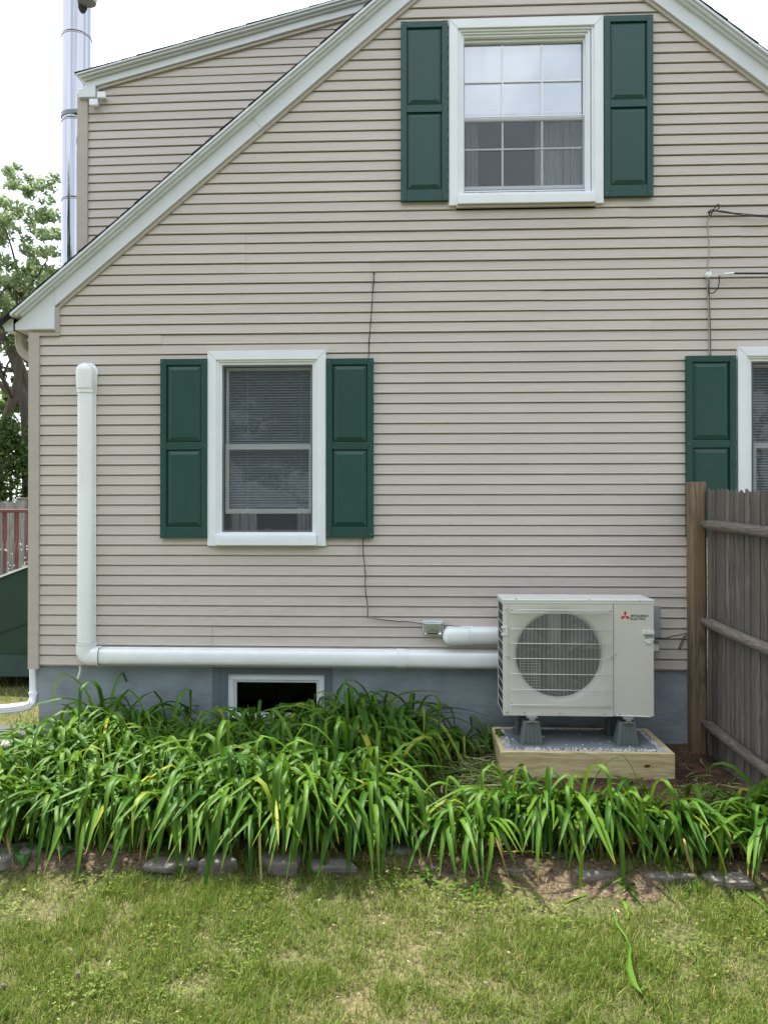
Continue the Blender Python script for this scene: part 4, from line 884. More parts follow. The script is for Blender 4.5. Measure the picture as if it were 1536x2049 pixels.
UY = -.56; UD = .33
ux0, ux1 = P(1006, 1320, UY).x, P(1308, 1320, UY).x
uz1, uz0 = P(1160, 1204, UY).z, P(1160, 1433, UY).z
UYB = UY + UD; U = lambda a, b_, Y=UY: P(820 + a * .4661, 1160 + b_ * .4661, Y)     # reading positions on the casing
print('unit', ux0, ux1, uz0, uz1)
hp = thing('heat_pump', 'cream outdoor heat pump unit with round fan grille and red logo', 'heat pump', ((ux0 + ux1) / 2, (UY + UYB) / 2, uz0))
xs_ = U(872, 300).x                       # seam between fan panel and service panel
fc = U(641, 328); fr = (U(825, 328).x - U(458, 328).x) / 2 * 1.0     # fan opening
# front panel with a round opening
N = 64; b = MB(); gx0_, gx1_, gz0_, gz1_ = ux0 + .0, xs_ - .0015, uz0, uz1
FR = fr * 1.10
def sq(q):
    c, s2 = math.cos(q), math.sin(q); X = (gx1_ - fc.x) if c > 0 else (fc.x - gx0_); Z = (gz1_ - fc.z) if s2 > 0 else (fc.z - gz0_)
    k_ = min(X / abs(c) if abs(c) > 1e-6 else 9, Z / abs(s2) if abs(s2) > 1e-6 else 9); return (fc.x + c * k_, fc.z + s2 * k_)
qs = sorted([2 * math.pi * i / N for i in range(N)] + [math.atan2(z_ - fc.z, x_ - fc.x) % (2 * math.pi) for x_ in (gx0_, gx1_) for z_ in (gz0_, gz1_)])
rings = []
vs = []; nq = len(qs)
for q in qs: x_, z_ = sq(q); vs.append((x_, UY, z_))
for rr_, yy in ((FR, UY), (FR * .985, UY + .003), (fr * 1.04, UY + .012), (fr * 1.01, UY + .03), (fr * 1.0, UY + .06)):
    for q in qs: vs.append((fc.x + rr_ * math.cos(q), yy, fc.z + rr_ * math.sin(q)))
fs = [(L_ * nq + i, L_ * nq + (i + 1) % nq, (L_ + 1) * nq + (i + 1) % nq, (L_ + 1) * nq + i) for L_ in range(5) for i in range(nq)]
b.add(vs, fs); b.box(gx0_, gx0_ + .03, UY + .001, UYB, gz0_, gz1_) if False else None
b.box(gx0_ + .0005, gx1_, UY + .002, UY + .018, gz0_, gz0_ + .02); o = b.build('front_panel', 'ac_cream', hp, autosmooth=True)
MB().box(xs_ + .0015, ux1, UY - .001, UYB, uz0, uz1).build('service_panel', 'ac_cream', hp, bevel=.006)
MB().box(ux0 + .02, xs_, UYB - .004, UYB, uz0, uz1).build('back_panel', 'ac_dark', hp)
MB().box(ux0 + .004, xs_, UY + .02, UYB - .005, uz0, uz0 + .02).build('base_tray', 'ac_cream', hp)
lid = MB().box(ux0 - .006, ux1 + .004, UY - .006, UYB + .004, uz1 + .001, uz1 + .016).build('lid', 'ac_lid', hp, bevel=.005)
MB().box(ux0 - .004, ux1 + .002, UY - .004, UY + .006, uz1 - .012, uz1 + .0005).box(ux0 - .004, ux0 + .006, UY + .0062, UYB, uz1 - .012, uz1 + .0005).build('lid_flange', 'ac_lid', hp, bevel=.0015)
for i in range(4):
    xx = ux0 + .1 + i * .22; MB().box(xx, xx + .16, UY + .05, UYB - .04, uz1 + .0162, uz1 + .0185).build('lid_rib', 'ac_lid', hp, bevel=.002)
# left side: coil behind a coarse grille
MB().box(ux0 - .001, ux0 + .018, UY + .0005, UY + .026, uz0 + .001, uz1 - .013).build('corner_post', 'ac_cream', hp, bevel=.003)
MB().box(ux0 + .004, ux0 + .03, UY + .03, UYB - .013, uz0 + .005, uz1 - .015).build('coil', 'coil', hp)
b = MB()
for i in range(12):
    z_ = uz0 + .01 + (uz1 - uz0 - .03) * i / 11; b.box(ux0 - .001, ux0 + .003, UY + .026, UYB, z_ - .0025, z_ + .0025)
b.box(ux0 - .001, ux0 + .004, UYB - .012, UYB, uz0, uz1 - .014)
stuff(b.build('side_grille', 'ac_cream', hp))
# fan, hub, motor bracket, coil behind
b = MB().box(ux0 + .03, xs_ - .01, UYB - .03, UYB - .01, uz0 + .03, uz1 - .03).box(xs_ - .009, xs_, UY + .02, UYB - .01, uz0 + .03, uz1).build('rear_coil', 'coil', hp)
MB().box(U(421, 0).x - .0008, U(421, 0).x + .0008, UY - .0012, UY + .001, uz0 + .004, uz1 - .014).build('panel_seam', 'box_grey', hp)
b = MB()
for i in range(8):
    x_ = U(470 + i * 12, 0, UYB - .06).x; b.box(x_, x_ + .002, UYB - .06, UYB - .058, U(0, 470, UYB - .06).z, U(0, 345, UYB - .06).z)
for i in range(11):
    z_ = U(0, 345 + i * 12, UYB - .06).z; b.box(U(470, 0, UYB - .06).x, U(555, 0, UYB - .06).x, UYB - .061, UYB - .0595, z_, z_ + .0025)
stuff(b.build('rear_grille', 'ac_cream', hp))
fan = MB().lathe((fc.x, UY + .10, fc.z), [(.062, -.05), (.065, .0), (.058, .02), (.02, .028)], 24, 'Y').build('fan_hub', 'fan_black', hp, autosmooth=True)
for k_ in range(3):
    a0 = k_ * 2 * math.pi / 3 + .5; vs = []; nn = 8
    for j in range(nn):
        t = j / (nn - 1); r_ = .055 + (fr * .92 - .055) * t; wd = .55 + .35 * t; off = .25 * t
        for i in range(5):
            u = i / 4 - .5; q = a0 + off + u * wd; vs.append((fc.x + r_ * math.cos(q), UY + .10 + u * .07 * (1 - .3 * t), fc.z + r_ * math.sin(q)))
    fs = [(j * 5 + i, j * 5 + i + 1, (j + 1) * 5 + i + 1, (j + 1) * 5 + i) for j in range(nn - 1) for i in range(4)]
    o = MB().add(vs, fs).build('fan_blade', 'fan_black', fan, smooth=True); md = o.modifiers.new('thick', 'SOLIDIFY'); md.thickness = .004
MB().box(ux0 + .04, xs_ - .02, UY + .19, UY + .20, fc.z + .02, fc.z + .05).box(fc.x - .04, fc.x + .04, UY + .185, UY + .2, uz0 + .03, uz1 - .03).build('motor_bracket', 'steel_dark', hp)
# wire guard
gL, gR, gT, gB = U(432, 0).x, U(858, 0).x, U(0, 128).z, U(0, 545).z
b = MB(); nW = 74; GY = UY - .022
for i in range(nW):
    x_ = gL + .006 + (gR - gL - .012) * i / (nW - 1)
    b.tube([(x_, UY - .002, gT), (x_, GY, gT - .016), (x_, GY, gB + .016), (x_, UY - .002, gB)], .0010, 4, caps=False)
stuff(b.build('guard_wires', 'ac_lid', hp))
for v in (138, 206, 268, 332, 398, 464, 528):
    z_ = U(0, v).z; MB().tube([(gL - .003, UY, z_), (gL, GY - .002, z_), (gR, GY - .002, z_ - .002), (gR + .003, UY, z_ - .002)], .0026, 6).build('guard_rod', 'ac_lid', hp, smooth=True)
MB().tube([(gL, UY - .001, gT - .02), (gL + .04, GY - .004, gT + .004), (gR - .04, GY - .004, gT + .004), (gR, UY - .001, gT - .02)], .003, 6).build('guard_rod', 'ac_lid', hp, smooth=True)
# handles, screws, hooks
for (a, b0, c, d_) in ((998, 212, 1046, 252),):
    p0, p1 = U(a, b0), U(c, d_)
    hd = MB().box(p0.x, p1.x + .0, UY - .012, UY - .0015, U(0, 228).z, U(0, 212).z).box(U(1016, 0).x, p1.x, UY - .010, UY - .0015, U(0, 252).z, U(0, 246).z).build('handle', 'ac_lid', hp, bevel=.002)
    MB().box(U(1006, 0).x, U(1040, 0).x, UY - .0025, UY - .0012, U(0, 246).z, U(0, 229).z).build('handle_recess', 'box_grey', hp)
    MB().prism([(U(998, 0).x, U(0, 252).z), (U(1044, 0).x, U(0, 252).z), (U(1030, 0).x, U(0, 268).z), (U(1016, 0).x, U(0, 268).z)], UY - .008, UY - .0015).build('handle_lip', 'ac_lid', hp, bevel=.002)
MB().box(U(390, 0).x, U(417, 0).x, UY - .01, UY - .0015, U(0, 236).z, U(0, 228).z).box(U(390, 0).x, U(417, 0).x, UY - .01, UY - .0015, U(0, 206).z, U(0, 198).z).box(U(408, 0).x, U(417, 0).x, UY - .0098, UY - .0015, U(0, 228).z, U(0, 206).z).build('side_catch', 'ac_lid', hp, bevel=.001)
for a, b0 in ((455, 83), (770, 87), (985, 91), (413, 128), (860, 133), (436, 130), (851, 136), (866, 333), (428, 333), (880, 320), (414, 568), (490, 570), (645, 573), (833, 576), (898, 576), (1020, 262), (436, 528), (855, 538), (415, 330)):
    c_ = U(a, b0); MB().lathe((c_.x, UY - .001, c_.z), [(.0055, -.001), (.0055, .004), (.003, .0058)], 10, 'Y').build('screw', 'steel_screw', hp)
MB().tube([(U(884, 0).x, UY - .003, U(0, 574).z), (U(1030, 0).x, UY - .003, U(0, 577).z)], .004, 8).build('service_panel_lip', 'ac_lid', hp)
# emblem: three lozenges, and the lettering
ec = U(922, 153); es = (U(941, 0).x - U(903, 0).x) / 3.7
def loz(cx, cz, ang, L=es * 1.15, Wd=.5):
    d = Vector((math.cos(ang), 0, math.sin(ang))); s2 = Vector((-d.z, 0, d.x)); c0 = Vector((cx, 0, cz))
    pts = [c0, c0 + d * L * 1.0 + s2 * L * .577, c0 + d * L * 2.0, c0 + d * L * 1.0 - s2 * L * .577]
    return [(p.x, p.z) for p in pts]
b = MB()
for ang in (90, 210, 330): b.prism(loz(ec.x, ec.z - .004, R(ang)), UY - .0028, UY - .0012)
b.build('emblem', 'logo_red', hp)
def text(s, x, z, y, size, xs, m, par, name, bold=.0):
    cu = bpy.data.curves.new(name, 'FONT'); cu.body = s; cu.size = size; cu.extrude = .0006; cu.offset = bold
    ob = bpy.data.objects.new(name + '_tmp', cu); COL.objects.link(ob); bpy.context.view_layer.update()
    me = bpy.data.meshes.new_from_object(ob.evaluated_get(bpy.context.evaluated_depsgraph_get())); COL.objects.unlink(ob); bpy.data.objects.remove(ob)
    wmax = max(v.co.x for v in me.vertices); k_ = xs / wmax
    for v in me.vertices: v.co = Vector((v.co.x * k_, -v.co.z, v.co.y))
    me.materials.clear(); me.materials.append(MATS[m]); o = bpy.data.objects.new(name, me); COL.objects.link(o); o.parent = par
    WO[o] = Vector((x, y, z)); o.location = WO[o] - WO[par]; return o
tw = U(1020, 0).x - U(945, 0).x
text('MITSUBISHI', U(945, 0).x, U(0, 154.5).z, UY - .0018, .0215, tw, 'print_dark', hp, 'lettering', .0004)
text('ELECTRIC', U(945, 0).x, U(0, 167).z, UY - .0018, .0215, tw * .87, 'print_dark', hp, 'lettering', .0004)
# feet brackets and plastic risers
for (a, name) in ((521, 0), (932, 1)):
    x_ = U(a, 600).x; 
    MB().box(x_ - .036, x_ + .036, UY - .03, UYB + .02, uz0 - .012, uz0 - .001).box(x_ - .02, x_ + .02, UY - .034, UY + .005, uz0 - .03, uz0 - .0125).box(x_ - .038, x_ + .038, UY - .036, UY - .02, uz0 - .036, uz0 - .0305).build('mounting_foot', 'galv', hp, bevel=.002)
    MB().lathe((x_, UY - .03, uz0 - .02), [(.008, 0), (.008, .012)], 6, 'Y').build('bolt', 'galv', hp)
rs_z0 = ptop + .009; rs_z1 = uz0 - .036
for a in (521, 932):
    for yy, nm in ((UY + .035, 'front'), (UYB - .03, 'rear')):
        x_ = U(a, 600).x; side = 'left' if a == 521 else 'right'
        rt = thing('support_riser', f'grey tapered plastic riser under the {nm} {side} foot of the heat pump', 'riser', (x_, yy, rs_z0), 'grey risers under the heat pump')
        def rg(hx, hy, z): return [(x_ - hx, yy - hy, z), (x_ + hx, yy - hy, z), (x_ + hx, yy + hy, z), (x_ - hx, yy + hy, z)]
        MB().hexa(rg(.075, .06, rs_z0 + .006), rg(.052, .04, rs_z1)).build('body', 'riser_grey', rt, bevel=.006)
        MB().hexa(rg(.092, .075, rs_z0), rg(.088, .071, rs_z0 + .007)).build('base_flange', 'riser_grey', rt, bevel=.002)
        for u in (-.06, -.03, 0, .03, .06):
            k_ = .7; MB().add([(x_ + u - .003, yy - .0745, rs_z0 + .006), (x_ + u + .003, yy - .0745, rs_z0 + .006), (x_ + u * k_ + .003, yy - .0415, rs_z1), (x_ + u * k_ - .003, yy - .0415, rs_z1), (x_ + u - .003, yy - .055, rs_z0 + .006), (x_ + u + .003, yy - .055, rs_z0 + .006), (x_ + u * k_ + .003, yy - .035, rs_z1), (x_ + u * k_ - .003, yy - .035, rs_z1)],
                     [(0, 1, 2, 3), (1, 5, 6, 2), (4, 0, 3, 7), (7, 3, 2, 6)]).build('rib', 'riser_grey', rt)
# disconnect switch on the wall behind, right
dr = rect(1290, 1213, 1317, 1277, -.13)
db = thing('disconnect_switch', 'grey electrical disconnect box on the wall right of the heat pump', 'switch box', ((dr[0] + dr[1]) / 2, -.04, dr[2]))
MB().box(dr[0] - .08, dr[1], -.15, -.036, dr[2], dr[3]).build('case', 'box_grey', db, bevel=.006)
MB().box(dr[0] - .082, dr[1] + .004, -.165, -.151, dr[2] + .01, dr[3] + .006).build('door', 'box_grey', db, bevel=.004)
MB().box(dr[1] - .003, dr[1] + .018, -.12, -.09, P(0, 1262, -.13).z, P(0, 1250, -.13).z).build('switch_lever', 'red_plastic', db, bevel=.003)
MB().box(dr[0] - .03, dr[1] + .008, -.13, -.036, P(0, 1297, -.13).z, P(0, 1278, -.13).z).build('terminal_cover', 'box_grey', db, bevel=.003)
MB().box(dr[1] - .035, dr[1] + .002, -.1325, -.1305, P(0, 1293, -.13).z, P(0, 1281, -.13).z).build('label_sticker', 'label_white', db)
wire([(1318, 1276), (1330, 1277), (1350, 1272), (1376, 1267)], -.06, .004, 'cable', 'wire_black', 'black cable from the switch box to the fence post', 'cable')
wire([(1374, 1270), (1366, 1276), (1360, 1290), (1357, 1298), (1360, 1298), (1366, 1284), (1371, 1272)], -.055, .0035, 'cable', 'wire_black', 'loose black cable end drooping beside the fence post', 'cable')

# ---------------------------------------------------------------- right fence
FYP = -.16                                  # post
fpx = P(1393, 1200, FYP).x; zpt = P(1393, 965, FYP).z; fdirx = .029; 
fence = thing('stockade_fence', 'weathered grey wooden stockade fence with three round rails at right', 'fence', (fpx, FYP, -.02))
b = MB(); pw = .058
ring = [(-pw, -pw * .75), (-pw * .75, -pw), (pw * .75, -pw), (pw, -pw * .75), (pw, pw * .75), (pw * .75, pw), (-pw * .75, pw), (-pw, pw * .75)]
ring = [(math.cos(q) * pw * 1.13 * (abs(math.cos(q)) ** 5 + abs(math.sin(q)) ** 5) ** (-.2) * .9, math.sin(q) * pw * 1.13 * (abs(math.cos(q)) ** 5 + abs(math.sin(q)) ** 5) ** (-.2) * .9) for q in [2 * math.pi * i / 16 + .2 for i in range(16)]]
vs = []; lv = [-.1, .2, .5, .8, 1.1, 1.4, 1.7, zpt - .02, zpt - .004, zpt]
for i, z_ in enumerate(lv):
    k_ = 1 + .02 * math.sin(z_ * 7) ; k_ = k_ * (.93 if z_ == zpt else 1); lean = -.004 * (z_ - 1)
    for x_, y_ in ring: vs.append((fpx + lean + x_ * k_, FYP + y_ * k_, z_))
m_ = 16; b.add(vs, [(i * m_ + k2, i * m_ + (k2 + 1) % m_, (i + 1) * m_ + (k2 + 1) % m_, (i + 1) * m_ + k2) for i in range(len(lv) - 1) for k2 in range(m_)] + [tuple(len(lv) * m_ - m_ + k2 for k2 in range(m_))])
b.build('post', 'post_wood', fence, autosmooth=True)
xpl = P(1411, 1000, FYP - .03).x + .005
def fx_at(y): return xpl + fdirx * (FYP - y)
def fgz(y): return .0435 * (y - FYP)       # fence steps down with the ground
ztopf = P(1411, 976, FYP - .03).z
y = FYP - .035; i = 0
while y > -3.4:
    wd = random.uniform(.062, .078); x_ = fx_at(y) + random.uniform(0, .006); th = .016
    zt_ = ztopf + fgz(y) + random.uniform(-.009, .006); zb_ = gz(0, y) - .02 + (random.uniform(.0, .015))
    y1 = y - wd + .003; ym = (y + y1) / 2
    b = MB(); pr = []
    # half-round outer face with a pointed top
    n_ = 6
    prf = [(x_ + th, y), (x_ + .004, y), (x_ - .002, y - wd * .2), (x_ - .004, ym), (x_ - .002, y1 + wd * .2), (x_ + .004, y1), (x_ + th, y1)]
    tops = [zt_ - .022, zt_ - .022, zt_ - .006, zt_, zt_ - .006, zt_ - .022, zt_ - .022]
    mids = [zt_ - .075] * 7
    vs = [(a, c, zb_) for a, c in prf] + [(a, c, tm) for (a, c), tm in zip(prf, mids)] + [(a + .003, c * .9 + ym * .1, tt) for (a, c), tt in zip(prf, tops)]
    fs = [(L_ * 7 + k2, L_ * 7 + 7 + k2, L_ * 7 + 7 + (k2 + 1) % 7, L_ * 7 + (k2 + 1) % 7) for L_ in range(2) for k2 in range(7)] + [tuple(14 + k2 for k2 in range(7))]
    b.add(vs, fs); b.build('picket', 'picket_wood', fence)
    y = y1 - random.uniform(.001, .005); i += 1
for py in (1048, 1240, 1440):
    p0 = P(1397, py, FYP - .02); pts = []; rs_ = []
    for k_ in range(26):
        yy = FYP - .045 - k_ * .13; zz = p0.z + .0435 * (yy - FYP) + .006 * nz(yy, py, 1.6, 4)
        pts.append((fx_at(yy) - .036 - (.0 if k_ else .006), yy, zz)); rs_.append((.037 + .004 * nz(yy, py, 3, 8)) * (.45 if k_ == 0 else 1))
    b = MB().tube(pts, rs_, 12); b.build('rail', 'rail_wood', fence, autosmooth=True)

# ---------------------------------------------------------------- left background: bulkhead, railing, fence, trees
BY = 1.6
bk = thing('cellar_bulkhead', 'dark green sloping cellar bulkhead beside the left corner of the house', 'bulkhead', (P(20, 1340, BY).x, BY, -.02))
p_ = lambda a, c: (P(a, c, BY).x, P(a, c, BY).z)
MB().prism([p_(-160, 1345), p_(140, 1345), p_(140, 1104), p_(57, 1137), p_(0, 1158), p_(-160, 1217)], BY, BY + 1.3).build('side_panel', 'bulkhead_green', bk)
MB().prism([p_(-160, 1217), p_(140, 1104), p_(140, 1100), p_(-160, 1213)], BY - .03, BY + 1.32).build('door_edge', 'trim_white', bk)
MB().prism([p_(-160, 1318), p_(140, 1214), p_(140, 1218), p_(-160, 1322)], BY - .012, BY - .001).build('seam_rib', 'bulkhead_green', bk)
MB().prism([p_(-160, 1352), p_(140, 1352), p_(140, 1310), p_(-160, 1310)], BY - .04, BY - .0125).build('kerb', 'concrete_green', bk)
RY = 3.2
rl = thing('deck_railing', 'red brown deck railing with turned balusters at far left', 'railing', (P(20, 1150, RY).x, RY, P(20, 1180, RY).z))
q_ = lambda a, c, Y=RY: P(a, c, Y)
z1, z0 = q_(0, 1019).z, q_(0, 1200).z; xa, xb = q_(-260, 1100).x, q_(90, 1100).x
MB().box(xa, xb, RY - .07, RY + .07, q_(0, 1026).z, z1).build('top_rail', 'rail_red', rl, bevel=.008)
MB().box(xa, xb, RY - .04, RY + .04, z0, z0 + .05).build('bottom_rail', 'rail_red', rl, bevel=.006)
src = None; stepx = q_(34, 1100).x - q_(10, 1100).x; zr_ = q_(0, 1026).z
for i in range(-12, 4):
    cx_ = q_(10, 1100).x + i * stepx
    if src is None:
        H = zr_ - z0 - .05; zz = z0 + .05
        prf = [(.026, 0), (.026, .22 * H), (.014, .24 * H), (.026, .27 * H), (.014, .30 * H), (.022, .38 * H), (.024, .5 * H), (.018, .6 * H), (.012, .62 * H), (.022, .65 * H), (.024, .67 * H), (.026, .69 * H), (.026, H)]
        src = MB().lathe((cx_, RY, zz), prf, 12).build('baluster', 'rail_red', rl, autosmooth=True)
    else: inst(src, rl, (cx_, WO[src].y, WO[src].z))
ls = thing('string_lights', 'tiny white string lights wound through the red brown railing', 'string lights', (P(20, 1100, RY).x, RY - .08, P(20, 1150, RY).z))
pts = [(xa + (xb - xa) * i / 90, RY - .06 - .02 * math.sin(i), z0 + .1 + .5 * abs(math.sin(i * .9)) + random.uniform(0, .15)) for i in range(91)]
MB().tube(pts, .0025, 4).build('wire', 'wire_black', ls)
b = MB()
for i in range(170):
    j = random.randint(0, 89); t = random.random(); c_ = Vector(pts[j]).lerp(Vector(pts[j + 1]), t)
    b.add([c_ + Vector((v[0] * .011, v[1] * .011 - .005, v[2] * .011)) for v in ico], icf)
b.build('bulbs', 'label_white', ls)
BFY = 8.5
bf = thing('picket_fence', 'pale grey board fence far behind the deck railing', 'fence', (P(20, 1200, BFY).x, BFY, 0))
zt_ = P(20, 1003, BFY).z; xw = P(-40, 1000, BFY).x - 6; xe_ = P(58, 1000, BFY).x + 3
x_ = xw
src = None
while x_ < xe_:
    if src is None:
        src = MB().prism([(x_, -.1), (x_ + .088, -.1), (x_ + .088, zt_ - .03), (x_ + .066, zt_), (x_ + .022, zt_), (x_, zt_ - .03)], BFY, BFY + .02).build('picket', 'far_fence_wood', bf)
    else: o = inst(src, bf, (x_ + .044, WO[src].y, WO[src].z)); 
    x_ += .094
MB().box(xw, xe_, BFY + .0205, BFY + .06, .4, .48).box(xw, xe_, BFY + .0205, BFY + .06, 1.5, 1.58).build('rail', 'far_fence_wood', bf)
pc = P(45, 1000, BFY - .1); MB().box(pc.x - .055, pc.x + .055, BFY - .13, BFY - .02, -.1, P(45, 999, BFY - .1).z).build('post', 'far_fence_wood', bf)
z_ = P(45, 999, BFY - .1).z; MB().box(pc.x - .08, pc.x + .08, BFY - .155, BFY + .005, z_ + .001, z_ + .03).build('post_cap', 'far_fence_wood', bf, bevel=.008)

def crown(pts_r, n, size, m, name, par, seed=0, hollow=.5, flat=.75):
    """leaf clumps: pts_r list of (centre, radius); n leaf quads in all"""
    r_ = np.random.default_rng(seed); cs = np.array([c for c, _ in pts_r]); rr_ = np.array([q for _, q in pts_r]); wgt = rr_ ** 2; wgt /= wgt.sum()
    idx = r_.choice(len(cs), n, p=wgt); d = r_.normal(size=(n, 3)); d /= np.linalg.norm(d, axis=1)[:, None]
    rad = rr_[idx] * (hollow + (1 - hollow) * r_.random(n) ** .5); c = cs[idx] + d * rad[:, None] * np.array([1, 1, flat])
    a = r_.normal(size=(n, 3)); a /= np.linalg.norm(a, axis=1)[:, None]; bb = np.cross(a, r_.normal(size=(n, 3))); bb /= np.linalg.norm(bb, axis=1)[:, None]
    s_ = size * r_.uniform(.6, 1.3, n)[:, None]
    v = np.stack([c - a * s_, c + bb * s_ * .45, c + a * s_, c - bb * s_ * .45], 1).reshape(-1, 3)
    me = bpy.data.meshes.new(name); me.vertices.add(4 * n); me.loops.add(4 * n); me.polygons.add(n)
    o0 = np.array(WO[par]); me.vertices.foreach_set('co', (v - o0).astype(np.float32).ravel()); me.loops.foreach_set('vertex_index', np.arange(4 * n, dtype=np.int32))
    me.polygons.foreach_set('loop_start', np.arange(0, 4 * n, 4, dtype=np.int32)); me.update(calc_edges=True); me.validate()
    me.materials.append(MATS[m]); o = bpy.data.objects.new(name, me); COL.objects.link(o); o.parent = par; WO[o] = WO[par]; return o
def clumps(c, R_, n, r0, r1, seed, squash=.9):
    q = random.Random(seed); out_ = []
    for _ in range(n):
        d = Vector((q.gauss(0, 1), q.gauss(0, 1), q.gauss(0, 1))).normalized() * R_ * q.random() ** .45
        out_.append(((c[0] + d.x, c[1] + d.y, c[2] + d.z * squash), q.uniform(r0, r1)))
    return out_
def limb(b, p, d, L, r, depth, q, ends):
    pts = [p]; n = 5; rs_ = [r]
    for i in range(n):
        d = (d + Vector((q.gauss(0, .13), q.gauss(0, .13), q.gauss(0, .07) + .04))).normalized(); p = p + d * L / n; pts.append(p); rs_.append(r * (1 - .5 * (i + 1) / n))
    b.tube(pts, rs_, 8 if depth > 1 else 5)
    if depth == 0: ends.append(p); return
    for _ in range(3 if depth > 1 else 4):
        dd_ = (d + Vector((q.gauss(0, .6), q.gauss(0, .6), q.gauss(.1, .35)))).normalized(); limb(b, pts[q.randint(2, n)], dd_, L * .68, r * .5, depth - 1, q, ends)
# tall airy tree, far left
t1 = thing('deciduous_tree', 'tall airy leafy tree rising behind the steel flue at far left', 'tree', (P(-60, 1100, 10).x, 10, 0))
q = random.Random(4); b = MB(); ends = []; base = WO[t1]
limb(b, Vector(base), Vector((.02, 0, 1)), 3.4, .22, 3, q, ends); b.build('trunk', 'bark', t1, smooth=True)
cl = []
def tp(a, c, Y, r): v = P(a, c, Y); cl.append(((v.x, v.y, v.z), r))
q = random.Random(8)
for a, c, r_ in ((30, 350, .35), (20, 390, .5), (70, 375, .4), (95, 400, .5), (10, 440, .6), (60, 450, .55), (110, 440, .5), (20, 500, .7), (80, 500, .6), (120, 520, .6), (40, 560, .7), (100, 570, .6), (0, 590, .7), (60, 620, .6), (-60, 380, .9), (-100, 450, 1.1), (-60, 520, 1.0), (-150, 400, 1.0), (-200, 500, 1.2), (-120, 600, 1.2), (150, 540, .5), (140, 600, .7), (-40, 640, .8), (30, 680, .7), (-250, 600, 1.1)):
    tp(a + q.uniform(-8, 8), c, 10 + q.uniform(-1.2, 1.2), r_)
sub = []
for c, r_ in cl:
    for _ in range(7):
        d = Vector((q.gauss(0, 1), q.gauss(0, 1), q.gauss(0, 1))).normalized() * r_ * q.random() ** .5; sub.append(((c[0] + d.x, c[1] + d.y, c[2] + d.z), r_ * q.uniform(.2, .38)))
crown(sub, 26000, .052, 'tree_leaf', 'crown', t1, 3, hollow=.1)
# darker tree with visible forked limbs
t2 = thing('deciduous_tree', 'dark leafy tree with forked grey limbs just left of the house corner', 'tree', (P(62, 1000, 10.6).x, 10.6, 0))
b = MB(); Yt = 10.6
b.tube([PP(62, 1150, Yt), PP(60, 900, Yt), PP(55, 830, Yt), PP(48, 790, Yt), PP(36, 740, Yt), PP(20, 700, Yt), PP(5, 670, Yt), PP(-20, 600, Yt)], [.17, .16, .14, .12, .1, .085, .07, .03], 10)
b.tube([PP(52, 810, Yt), PP(30, 795, Yt), PP(0, 768, Yt), PP(-50, 740, Yt), PP(-110, 690, Yt)], [.09, .08, .07, .06, .03], 8)
b.tube([PP(54, 820, Yt), PP(54, 770, Yt), PP(50, 740, Yt), PP(44, 725, Yt), PP(30, 690, Yt)], [.06, .05, .045, .04, .02], 8)
b.tube([PP(36, 745, Yt), PP(18, 738, Yt), PP(5, 735, Yt), PP(-30, 715, Yt)], [.04, .035, .03, .02], 6); b.build('trunk', 'bark', t2, smooth=True)
sub = []; q = random.Random(5)
for a, c, r_ in ((10, 690, .4), (-20, 660, .6), (60, 640, .6), (0, 740, .35), (-60, 720, .8), (30, 810, .3), (-30, 800, .5), (90, 600, .8), (110, 700, .9), (-100, 620, 1.0), (60, 560, .5), (-10, 600, .6), (-150, 740, 1.0), (120, 800, .8), (20, 650, .5), (50, 690, .35), (40, 760, .3)):
    v = P(a, c, Yt + q.uniform(.6, 2.2))
    for _ in range(6):
        d = Vector((q.gauss(0, 1), q.gauss(0, 1), q.gauss(0, 1))).normalized() * r_ * q.random() ** .5; sub.append(((v.x + d.x, v.y + d.y, v.z + d.z), r_ * q.uniform(.3, .5)))
crown(sub, 17000, .062, 'dark_tree_leaf', 'crown', t2, 6, hollow=.1)
# arborvitae hedge plants
for i, (a, top, Yc, lab) in enumerate(((-28, 850, 9.35, 'tall dark cedar hedge shrub at the left picture edge'), (22, 838, 9.45, 'bushy dark cedar shrub above the board fence beside the house corner'), (72, 845, 9.4, 'dark cedar shrub mostly hidden behind the house corner'))):
    c = P(a, 1000, Yc); h = P(a, top, Yc).z
    t = thing('cedar_shrub', lab, 'shrub', (c.x, Yc, 0), 'cedar shrubs behind the railing'); MB().tube([(c.x, Yc, 0), (c.x, Yc, h * .8)], [.06, .02], 8).build('trunk', 'bark', t)
    sub = []; q = random.Random(20 + i)
    for _ in range(90):
        z_ = h * q.random() ** .8; r_ = .52 * (1 - (z_ / h) ** 2.5) + .05; an = q.uniform(0, 6.28); sub.append(((c.x + math.cos(an) * r_ * q.uniform(.4, 1), Yc + math.sin(an) * r_ * q.uniform(.4, 1), z_), q.uniform(.1, .2)))
    crown(sub, 5500, .05, 'cedar_leaf', 'foliage', t, 30 + i, hollow=.1, flat=1.2)
# more greenery further back so no gap shows the horizon
t = thing('tree_line', 'distant mass of green trees behind the back fence', 'trees', (-14, 22, 0)); stuff(t)
sub = []; q = random.Random(77)
for _ in range(130): sub.append(((q.uniform(-26, -6), q.uniform(20, 25), q.uniform(0, 6.3)), q.uniform(.6, 1.3)))
stuff(crown(sub, 15000, .2, 'dark_tree_leaf', 'foliage', t, 41, hollow=.2))
